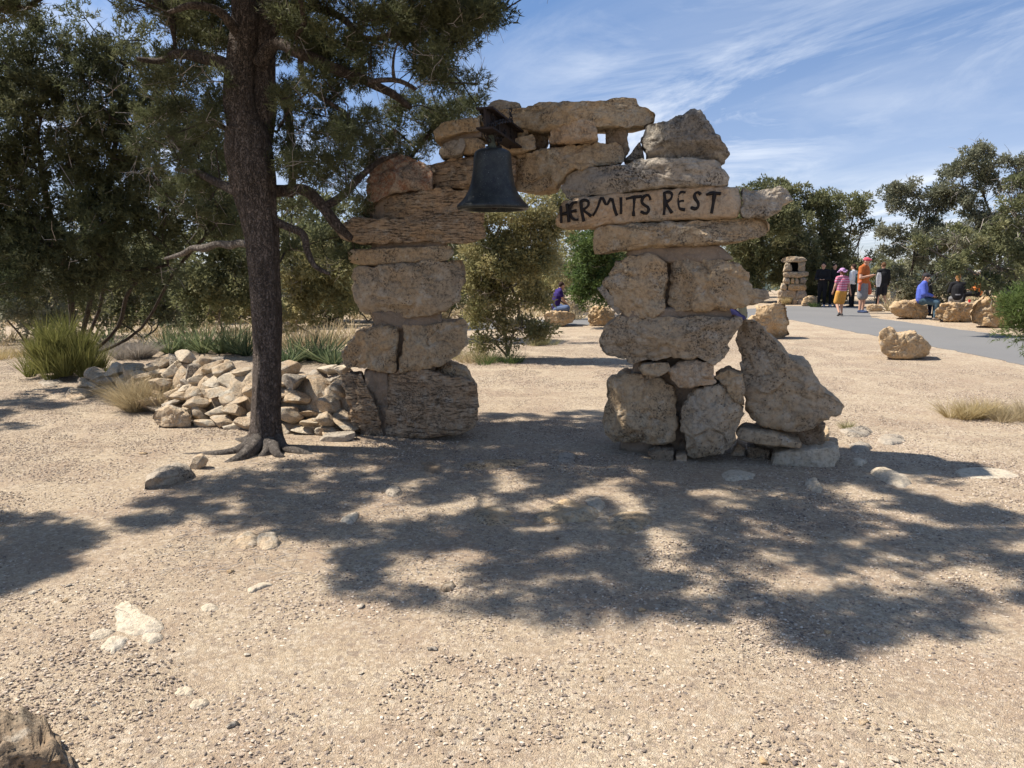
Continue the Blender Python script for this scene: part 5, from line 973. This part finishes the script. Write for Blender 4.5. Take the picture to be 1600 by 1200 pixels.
def dry(px, py, label, n, h, r0, mat, seed, lean=.8, cat='shrub', name='dry_shrub', wd=.004, k=7, sx=1.0):
    rr = np.random.RandomState(seed); parts = [((rr.uniform(-r0, r0)*sx, rr.uniform(-r0, r0)*.7, 0), (n//k, h*rr.uniform(.6, 1.1), 1, lean, wd, seed*10+i, r0*.4, .3)) for i in range(k)]
    return tuft(name, label, cat, G(px, py), parts, mat, part='stems')
dry(228, 640, 'beige dried out shrub in front of the wall left of the trunk', 3600, .52, .20, 'straw', 60, 1.0, wd=.0035, k=10)
dry(205, 560, 'grey dead shrub behind the wall beside the dark yucca', 1500, .5, .25, 'dead', 61, 1.0, wd=.006)
dry(1518, 652, 'golden dry grass clump in the gravel at the right edge', 1500, .26, .16, 'gold', 62, 1.0, name='grass_clump', cat='grass', k=9, sx=1.5)
dry(1580, 655, 'paler dry grass clump cut by the right edge', 1400, .26, .22, 'straw', 63, 1.0, name='grass_clump', cat='grass', k=9, sx=1.5)
dry(1228, 476, 'golden tuft left of the stone lantern base', 500, .45, .16, 'gold', 64, .7, name='grass_clump', cat='grass', wd=.012)
dry(908, 488, 'pale straw grass between the child and the green juniper', 900, .6, .6, 'straw', 65, .8, name='grass_clump', cat='grass', wd=.012)
dry(430, 540, 'pale grass behind the trunk in the sunny clearing', 1200, .45, .8, 'straw', 66, .8, name='grass_clump', cat='grass', wd=.007, sx=1.6)
dry(20, 560, 'tawny grass at the far left edge beside the broom bush', 1400, .3, .6, 'gold', 67, .8, name='grass_clump', cat='grass', wd=.006, sx=1.6)
dry(560, 500, 'yellow grass strip just left of the left pillar', 1200, .4, 1.2, 'straw', 68, .9, name='grass_clump', cat='grass', wd=.01, sx=2)
dry(1275, 480, 'small green weeds before the tan rock by the lantern', 200, .3, .2, 'green', 69, .8, name='weed', cat='weed', wd=.012)
dry(1318, 672, 'small dry weed sprouting beside the leaning wedge', 140, .16, .06, 'olive', 70, .9, name='weed', cat='weed', wd=.004)
for i, (x, y) in enumerate([(700,560),(740,566),(780,568),(850,540),(690,540)]): dry(x, y, 'low scrubby weeds under the yellow green juniper', 420, .3, .3, ['olive', 'straw', 'green'][i % 3], 80+i, 1.0, wd=.006, name='scrub')
for o_ in [q for q in bpy.data.objects if q.name.startswith('scrub') and 'oak' not in q.name and q.parent is None]: o_['group'] = 'low scrub under the middle juniper'
r = np.random.RandomState(99); ac = Acc(); no = 0     # ground cover under the trees at the back
for i in range(420):
    x = r.uniform(-200, 900) if i < 320 else r.uniform(1370, 1700); y = r.uniform(466, 545) if x < 560 else (r.uniform(470, 500) if x < 900 else r.uniform(462, 474))
    g = G(x, y); V, Fc, T = blades(None, 26, r.uniform(.2, .5), 1, 1.0, .02*g[1]/16, 1000+i, .3, .3); ac.add(V+g, Fc, T)
obj('ground_cover', ac.me('ground_cover'), LEAF['straw'], kind='stuff', label='dry grass and low scrub under the trees')
# fallen twigs and litter: bark flecks under the pinyon
litter = Acc(); r = np.random.RandomState(12)
for i in range(700):
    g = Gg(r.uniform(250, 900), r.uniform(690, 900)); l = r.uniform(.02, .07); a = r.rand()*3.14; v, f = tube([[g[0]-math.cos(a)*l, g[1]-math.sin(a)*l, g[2]+.006], [g[0], g[1], g[2]+.012], [g[0]+math.cos(a)*l, g[1]+math.sin(a)*l, g[2]+.006]], [.0012, .0018, .001], 3, cap=False); litter.add(v, f)
obj('twig_litter', litter.me('twig_litter'), DEADW, kind='stuff', label='small fallen twigs scattered under the pinyon')
# ------------------------------------------------------------------ people
def capsule(p0, p1, r0, r1, k=12, sq=(1, 1)):
    p0 = np.array(p0, float); p1 = np.array(p1, float); d = p1-p0; L_ = np.linalg.norm(d)+1e-6; d /= L_; T = []
    for a in np.linspace(-math.pi/2, 0, 4): T.append((r0*math.sin(a), r0*math.cos(a)+1e-4))
    for a in np.linspace(0, math.pi/2, 4): T.append((L_+r1*math.sin(a), r1*math.cos(a)+1e-4))
    ref = np.array([0, 1, 0.01]) if abs(d[1]) < .9 else np.array([1, 0, 0.01]); u = np.cross(ref, d); u /= np.linalg.norm(u); v = np.cross(d, u); V = []
    a = np.linspace(0, 2*math.pi, k, endpoint=False)
    for t, rr in T: V.append(p0 + d*t + np.cos(a)[:, None]*u*rr*sq[0] + np.sin(a)[:, None]*v*rr*sq[1])
    V = np.concatenate(V); b = np.arange(k); c = (b+1) % k; Q = []
    for i in range(len(T)-1): Q.append(np.stack([i*k+b, i*k+c, (i+1)*k+c, (i+1)*k+b], 1))
    Q = np.concatenate(Q); Fc = np.concatenate([Q[:, [0, 1, 2]], Q[:, [0, 2, 3]]]); n = len(V); V = np.concatenate([V, [V[:k].mean(0)], [V[-k:].mean(0)]]); Fc = np.concatenate([Fc, np.stack([c, b, np.full(k, n)], 1), np.stack([(len(T)-1)*k+b, (len(T)-1)*k+c, np.full(k, n+1)], 1)]); return V, Fc
def ball(c, rx, ry=None, rz=None): V, Fc = ico(3); return V*[rx, ry or rx, rz or rx]+np.array(c), Fc
def merge(parts, voxel, name, smooth=4):
    """one continuous skin over overlapping solids"""
    ac = Acc(); [ac.add(v, f) for v, f in parts]; me = ac.me(name); o = bpy.data.objects.new('tmp', me); C.objects.link(o)
    m = o.modifiers.new('r', 'REMESH'); m.mode = 'VOXEL'; m.voxel_size = voxel; m.use_smooth_shade = True; s = o.modifiers.new('s', 'SMOOTH'); s.iterations = smooth; s.factor = 0.5
    dg = bpy.context.evaluated_depsgraph_get(); ev = o.evaluated_get(dg); out = bpy.data.meshes.new_from_object(ev, depsgraph=dg); bpy.data.objects.remove(o); out.name = name; return out
cm = {}
def cloth(name, col, rough=0.85):
    if name not in cm: cm[name] = plain(name, col, rough, 0, 0.12, 25)
    return cm[name]
SKIN = plain('skin', (0.50, 0.29, 0.20), 0.6, 0, 0.05, 20); SKIND = plain('skin_shaded', (0.42, 0.24, 0.165), 0.6, 0, 0.05, 20)
def plaid():
    m = M('pink_plaid'); tcn = m.tc.outputs['Object']; sx = m.N.new('ShaderNodeSeparateXYZ'); m.link(tcn, sx.inputs[0])
    fz = m.math('FRACT', m.math('MULTIPLY', sx.outputs[2], 13.0)); fx = m.math('FRACT', m.math('MULTIPLY', sx.outputs[0], 16.0))
    c = m.mix(m.rng(fz, 0.45, 0.50), (0.52, 0.13, 0.20), (0.62, 0.33, 0.42)); c = m.mix(m.rng(fz, 0.90, 0.93, 0, 1), c, (0.16, 0.05, 0.14)); c = m.mix(m.rng(fx, 0.82, 0.86, 0, 0.45), c, (0.25, 0.06, 0.14)); return m.fin(c, 0.9)
def person(label, base, h, facing, J, wear, skin=SKIN, vox=0.014, build=1.0, head_yaw=0.0, hair=None, hat=None, face=True, group=None):
    """J: joints in units of standing height about the base; x right, y forward, z up. facing: z rotation of the figure (0 looks along +y)"""
    o = thing('person', label, 'person', base, facing, group); s = h
    j = {k: np.array(v, float)*s for k, v in J.items()}; b = build; P = []
    hc = j['head']; P.append(ball(hc+[0, 0, .012*s], .046*s, .055*s, .064*s)); P.append(capsule(hc-[0, -.012*s, .042*s], hc-[0, -.022*s, .052*s], .030*s, .024*s))
    cy, sy = math.cos(head_yaw), math.sin(head_yaw); fw = np.array([-sy, cy, 0]); rt = np.array([cy, sy, 0])
    P.append(capsule(hc+fw*.052*s+[0, 0, .006*s], hc+fw*.066*s-[0, 0, .010*s], .007*s, .009*s)); 
    for q in (-1, 1): P.append(ball(hc+rt*q*.048*s, .008*s, .014*s, .018*s))
    P.append(capsule(j['neck'], hc-[0, 0, .03*s], .034*s*b, .030*s))
    P.append(capsule(j['chest'], j['neck']-[0, 0, .015*s], .085*s*b, .050*s*b, sq=(1.1, .75))); P.append(capsule(j['hip'], j['chest'], .082*s*b, .088*s*b, sq=(1.05, .75)))
    for q in ('L', 'R'):
        P.append(capsule(j['sh'+q], j['el'+q], .030*s*b, .024*s*b)); P.append(capsule(j['el'+q], j['wr'+q], .024*s*b, .016*s)); P.append(capsule(j['neck']-[0, 0, .02*s], j['sh'+q], .035*s*b, .034*s*b))
        P.append(capsule(j['hp'+q], j['kn'+q], .052*s*b, .034*s*b)); P.append(capsule(j['kn'+q], j['an'+q], .034*s*b, .019*s))
        ft = j['an'+q]; P.append(capsule(ft-[0, .012*s, .018*s], ft+J.get('toe'+q, np.array([0, .085, -.025]))*s if not isinstance(J.get('toe'+q), tuple) else ft+np.array(J['toe'+q])*s, .020*s, .016*s))
        d = j['wr'+q]-j['el'+q]; d /= np.linalg.norm(d)+1e-9; side = np.cross(d, [0, 0, 1.0]); side = side/(np.linalg.norm(side)+1e-6) if np.linalg.norm(side) > .1 else np.array([1.0, 0, 0]); pl = j['wr'+q]+d*.030*s; P.append(capsule(j['wr'+q], pl, .015*s, .018*s, sq=(1, .8)))
        nrm = np.cross(side, d)
        for f_ in range(4):
            r0_ = pl + side*(f_-1.5)*.0095*s + d*.012*s; l_ = (.030, .036, .033, .026)[f_]*s; k1 = r0_+d*l_*.55; P.append(capsule(r0_, k1, .0052*s, .0050*s, 8)); P.append(capsule(k1, k1+(d*.6-nrm*.55)*l_*.5, .005*s, .0045*s, 8))
        tb = j['wr'+q]+d*.014*s-side*.014*s; P.append(capsule(tb, tb+(d*.75-side*.6)*.03*s, .006*s, .005*s, 8))
    obj('body', merge(P, vox*0.8, 'body', 3), skin, o)
    if face:
        for q in (-1, 1): v, f = ball(hc+fw*.050*s+rt*q*.018*s+[0, 0, .014*s], .0045*s); obj('eye', mesh('eye', v, f, smooth=True), cloth('eye_dark', (.03, .025, .02)), o)
        v, f = capsule(hc+fw*.053*s-rt*.012*s-[0, 0, .024*s], hc+fw*.053*s+rt*.012*s-[0, 0, .024*s], .003*s, .003*s); obj('mouth', mesh('mouth', v, f, smooth=True), cloth('lips', (.35, .14, .11)), o)
    if hair:
        col, ln = hair; HP = [ball(hc-fw*.008*s+[0, 0, .024*s], .051*s, .056*s, .058*s)]
        if ln: HP.append(capsule(hc-fw*.03*s, hc-fw*.045*s-[0, 0, ln*s], .036*s, .022*s))
        obj('hair', merge(HP, .012, 'hair', 2), cloth('hair_%d' % int(col[0]*1000), col), o)
    for w_ in wear:
        typ, mat = w_[0], w_[1]; Q = []; e = .008*s
        if typ in ('shirt', 'jacket', 'tee'):
            Q += [capsule(j['chest'], j['neck']-[0, 0, .02*s], .092*s*b+e*.4, .052*s*b+e, sq=(1.12, .8)), capsule(j['hip']-[0, 0, .0], j['chest'], .090*s*b+e, .094*s*b+e, sq=(1.08, .82))]
            for q in ('L', 'R'):
                Q.append(capsule(j['neck']-[0, 0, .025*s], j['sh'+q], .038*s*b+e, .036*s*b+e)); en = j['el'+q] if typ != 'tee' else j['sh'+q]*.5+j['el'+q]*.5; Q.append(capsule(j['sh'+q], en, .036*s*b+e, .031*s*b+e))
                if typ != 'tee': Q.append(capsule(j['el'+q], j['el'+q]*.08+j['wr'+q]*.92, .028*s*b+e*.7, .021*s+e*.5))
        elif typ in ('shorts', 'trousers'):
            Q.append(capsule(j['hip']+[0, 0, .01*s], (j['hpL']+j['hpR'])/2, .086*s*b+e, .080*s*b+e, sq=(1.1, .85)))
            for q in ('L', 'R'):
                if typ == 'shorts': Q.append(capsule(j['hp'+q], j['hp'+q]*.10+j['kn'+q]*.90, .060*s*b+e, .056*s*b+e))
                else: Q += [capsule(j['hp'+q], j['kn'+q], .057*s*b+e*.6, .038*s*b+e*.6), capsule(j['kn'+q], j['kn'+q]*.08+j['an'+q]*.92, .038*s*b+e*.6, .026*s+e*.5)]
        elif typ == 'shoes':
            for k_, q in enumerate(('L', 'R')):
                ft = j['an'+q]; tv = np.array(J.get('toe'+q, (0, .085, -.025)))*s; Qs = [capsule(ft-[0, .014*s, .018*s], ft+tv, .025*s, .020*s), capsule(ft, ft-[0, 0, .015*s], .023*s, .025*s)]; obj('shoe', merge(Qs, .010, 'shoe', 2), mat, o)
            continue
        elif typ == 'cap':
            Q = [ball(hc+[0, 0, .036*s], .055*s, .062*s, .048*s), capsule(hc+fw*.05*s+[0, 0, .040*s]-rt*.02*s, hc+fw*.085*s+[0, 0, .034*s]+rt*.0*s, .016*s, .014*s), capsule(hc+fw*.05*s+[0, 0, .040*s]+rt*.02*s, hc+fw*.085*s+[0, 0, .034*s], .016*s, .014*s)]
        elif typ == 'sunhat':
            a = np.linspace(0, 6.283, 15); br_ = [hc+np.array([math.cos(t)*.098*s, math.sin(t)*.098*s, (.022-.022*math.sin(3*t))*s]) for t in a]; Q = [ball(hc+[0, 0, .048*s], .060*s, .064*s, .050*s)] + [capsule(hc+[0, 0, .036*s], q_, .020*s, .011*s) for q_ in br_]
        elif typ == 'pack':
            Q = [capsule(j['hip']-[0, .11*s*b, -.05*s], j['chest']-[0, .12*s*b, -.02*s], .062*s, .060*s, sq=(1.1, .9))]
        elif typ == 'tied':
            hp = j['hip']; Q = [capsule(hp+[-.10*s*b, 0, .0], hp+[.10*s*b, 0, 0], .040*s, .040*s, sq=(1, 1)), capsule(hp+[-.075*s*b, .055*s, 0], hp+[-.095*s*b, .075*s, -.18*s], .036*s, .045*s), capsule(hp+[-.09*s*b, -.03*s, 0], hp+[-.10*s*b, -.03*s, -.19*s], .036*s, .045*s), capsule(hp+[.10*s*b, 0, 0], hp+[.11*s*b, .0, -.13*s], .026*s, .026*s)]
        obj({'tee': 'shirt', 'tied': 'tied_jacket', 'pack': 'backpack', 'sunhat': 'sun_hat'}.get(typ, typ), merge(Q, .013, typ, 3), mat, o)
    return o
def stand(**k):
    J = dict(head=(0, .012, .925), neck=(0, 0, .84), chest=(0, 0, .72), hip=(0, 0, .55), shL=(-.105, 0, .805), shR=(.105, 0, .805), elL=(-.135, -.01, .63), elR=(.135, -.01, .63), wrL=(-.135, .04, .49), wrR=(.135, .04, .49),
             hpL=(-.048, 0, .51), hpR=(.048, 0, .51), knL=(-.055, .01, .28), knR=(.055, .01, .28), anL=(-.06, 0, .045), anR=(.06, 0, .045)); J.update(k); return J
black = cloth('black_cloth', (.012, .012, .014)); dkblue = cloth('navy_cloth', (.02, .025, .06)); grey = cloth('grey_shorts', (.20, .20, .21)); white = cloth('white_cloth', (.75, .74, .72))
# man in orange, facing three quarters to the right with a phone in both hands
mb = G(1345, 489); man = person('man in orange polo shirt and pink cap standing on the path', mb, 1.88, R(-140), stand(elL=(-.15, .02, .635), elR=(.15, .02, .635), wrL=(-.03, .15, .675), wrR=(.04, .16, .68), head=(0, .035, .92)), [('tee', cloth('orange_polo', (.40, .115, .03))), ('shorts', grey), ('tied', cloth('coral_jacket', (.48, .13, .07))), ('shoes', cloth('blue_shoe', (.04, .06, .12))), ('cap', cloth('pink_cap', (.48, .08, .11)))], build=1.12, hair=((.05, .03, .02), 0), vox=.013)
v, f = box(0.005*1.88, .195*1.88, .69*1.88, .07, .012, .13); obj('phone', mesh('phone', v, f), black, man)
# girl walking away
girl = person('girl in lilac sun hat, pink plaid shirt and yellow shorts walking away', G(1312, 494), 1.50, R(12), stand(knL=(-.065, .045, .285), anL=(-.095, -.11, .075), toeL=(0.0, .05, -.06), knR=(.055, .05, .285), anR=(.085, .06, .045), elL=(-.135, .03, .64), wrL=(-.125, .10, .52), elR=(.155, -.03, .63), wrR=(.185, -.05, .49)), [('tee', plaid()), ('shorts', cloth('yellow_shorts', (.52, .27, .06))), ('shoes', cloth('grey_boot', (.05, .045, .045))), ('sunhat', cloth('lilac_hat', (.42, .25, .42)))], hair=((.16, .07, .03), .05), vox=.012, build=1.08)
# seated woman in blue
sit = dict(head=(0, .05, .475+.30), neck=(0, .03, .69), chest=(0, .01, .575), hip=(0, 0, .42), shL=(-.10, .02, .66), shR=(.10, .02, .66), elL=(-.135, .05, .50), elR=(.135, .05, .50), wrL=(-.05, .17, .46), wrR=(.04, .18, .46), hpL=(-.05, .02, .385), hpR=(.05, .02, .385), knL=(-.06, .25, .36), knR=(.06, .25, .34), anL=(-.07, .27, .11), anR=(.06, .24, .08))
wl_ = G(1449, 500); wbase = W(1438, 497, wl_[1]+0.08)
def seated(zoff=0.0, **k): J = dict(sit); J.update(k); return {a: (b[0], b[1], b[2]-0.035+zoff) if not a.startswith('toe') else b for a, b in J.items()}
woman = person('woman in bright blue jacket and dark cap sitting on a boulder', (wbase[0], wbase[1]+0.05, 0.0), 1.68, R(-122), seated(), [('jacket', cloth('blue_jacket', (.08, .12, .45))), ('trousers', cloth('teal_leggings', (.055, .10, .14))), ('shoes', cloth('taupe_shoe', (.20, .17, .15))), ('cap', cloth('dark_cap', (.03, .03, .035)))], hair=((.06, .035, .02), .03), build=1.12, vox=.013)
p2 = person('companion in dark clothes half hidden behind the woman in blue', (wbase[0]+.35, wbase[1]+0.65, 0.0), 1.70, R(-75), seated(), [('jacket', black), ('trousers', dkblue), ('shoes', black)], hair=((.03, .02, .015), 0), vox=.03)
# two seated behind the long boulders, seen from the back
g1 = G(1515, 490); g2 = G(1551, 489)
person('person in black top seen from behind over the long boulder', (g1[0], g1[1]+.8, -.10), 1.72, R(-20), seated(), [('jacket', black), ('trousers', grey)], hair=((.25, .12, .04), .05), vox=.03, face=False)
person('person in orange hoodie and pale cap sitting behind the tallest boulder', (g2[0]-.05, g2[1]+.8, .04), 1.74, R(65), seated(), [('jacket', cloth('orange_hoodie', (.60, .19, .05))), ('trousers', black), ('cap', cloth('pale_cap', (.55, .52, .45)))], vox=.03)
p = W(1514.5, 474, G(1514, 500)[1]+0.25); v, f = lathe([(.5, 0), (3.2, 0), (3.3, 1), (3.3, 11), (2.6, 12.3), (0.4, 12.3)], 16, 0.010); obj('drink_can', mesh('drink_can', v, f, smooth=True), cloth('red_can', (.55, .02, .03), .3), label='red drink can standing on the long low boulder', cat='can', loc=(p[0], p[1], p[2]-.01))
# child on the boulder under the juniper
cbp = W(867, 489, G(875, 510)[1]+.45)
legs = dict(head=(0, .13, .50), neck=(0, .085, .44), chest=(0, .04, .31), hip=(0, 0, .12), shL=(-.10, .07, .40), shR=(.10, .07, .40), elL=(-.12, .11, .25), elR=(.12, .12, .25), wrL=(-.03, .2, .17), wrR=(.04, .22, .17), hpL=(-.06, .01, .07), hpR=(.06, .01, .07), knL=(-.19, .19, .10), knR=(.19, .19, .10), anL=(.07, .20, .03), anR=(-.05, .25, .03), toeL=(.07, .02, .0), toeR=(-.07, .02, .0))
person('child in dark purple shirt sitting cross legged on a low boulder', (cbp[0], cbp[1], cbp[2]), 1.45, R(-75), legs, [('tee', cloth('purple_shirt', (.03, .015, .12))), ('shorts', cloth('denim', (.10, .14, .25)))], hair=((.04, .02, .015), 0), vox=.014)
# person sitting low behind the arch, bare leg and blue shoe
cb2 = G(1160, 512); legs2 = dict(legs); legs2.update(knR=(.08, .22, .27), anR=(.06, .34, .04), knL=(-.08, .24, .22), anL=(-.06, .40, .04), toeL=(0, .085, -.02), toeR=(0, .085, -.02))
person('seated visitor mostly hidden behind the arch with a bare knee and blue shoes', (cb2[0]+.1, cb2[1]+.35, .12), 1.6, R(70), legs2, [('tee', cloth('grey_green_top', (.20, .20, .14))), ('shorts', cloth('violet_shorts', (.04, .04, .12))), ('shoes', cloth('blue_shoe2', (.12, .17, .45)))], vox=.026, hair=((.05, .03, .02), 0))
# visitors in the shade of the juniper and beyond
for i, (x, y, h, l) in enumerate([(1283, 479, 1.72, 'visitor dressed all in black in deep shade right of the stone lantern'), (1300, 479, 1.68, 'visitor in black with blue lanyard in shade left of the girl')]): g = G(x, y); person(l, g, h, R(180 if i else 150), stand(elL=(-.14, .03, .63), wrL=(-.05, .13, .62), elR=(.14, .03, .63), wrR=(.05, .13, .62)), [('jacket', black), ('trousers', black), ('shoes', cloth('white_trainer', (.5, .5, .52)))], vox=.03, hair=((.02, .015, .01), .06))
g = G(1330, 480); person('visitor in white top with dark backpack partly behind the orange man', g, 1.66, R(40), stand(), [('jacket', white), ('trousers', black), ('pack', cloth('green_pack', (.06, .10, .09))), ('shoes', black)], vox=.03, hair=((.04, .03, .02), .03))
g = G(1376, 479); person('visitor in black shirt and shorts behind the white sign', g, 1.72, R(-5), stand(knL=(-.07, .03, .28), anR=(.09, -.05, .06)), [('jacket', black), ('shorts', cloth('black_shorts', (.02, .02, .025))), ('shoes', cloth('tan_shoe', (.3, .24, .18)))], vox=.026, hair=((.12, .06, .03), 0))
g = G(1395, 470); person('distant visitor in white seen right of the sign', g, 1.60, R(30), stand(), [('jacket', white), ('trousers', cloth('pale_trousers', (.5, .5, .48))), ('cap', white)], vox=.035)
# sign
sg = G(1369, 480); sgo = thing('signpost', 'tall white paddle shaped sign on a thin black post by the path', 'sign', sg)
s_ = sg[1]/F; ac = Acc(); ac.add(*box(0, 0, 17*s_, .05, .05, 34*s_)); obj('post', ac.me('post'), black, sgo)
out_ = [(-2.2, 31.5), (2.0, 31.5), (3.7, 37), (3.9, 44), (3.2, 50), (1.8, 53.5), (-1.6, 53.5), (-3.0, 50), (-3.9, 44), (-3.6, 37)]
n = len(out_); V = np.array([[x*s_, -.04, z*s_] for x, z in out_]+[[x*s_, -.02, z*s_] for x, z in out_]+[[0, -.04, 42*s_], [0, -.02, 42*s_]]); Fc = []
for i in range(n): j_ = (i+1) % n; Fc += [[i, j_, 2*n], [n+j_, n+i, 2*n+1], [i, n+i, n+j_], [i, n+j_, j_]]
obj('sign_board', mesh('sign_board', V, Fc), white, sgo)
ac = Acc()
for i in range(8):  # the photo resolves only a column of small grey characters
    zc = (49-i*1.75)*s_; ac.add(*box(0, -.043, zc, 1.1*s_, .004, .25*s_)); ac.add(*box((-.4 if i % 2 else .3)*s_, -.043, zc-.35*s_, .3*s_, .004, .7*s_))
obj('lettering', ac.me('lettering'), cloth('grey_print', (.25, .25, .25)), sgo)
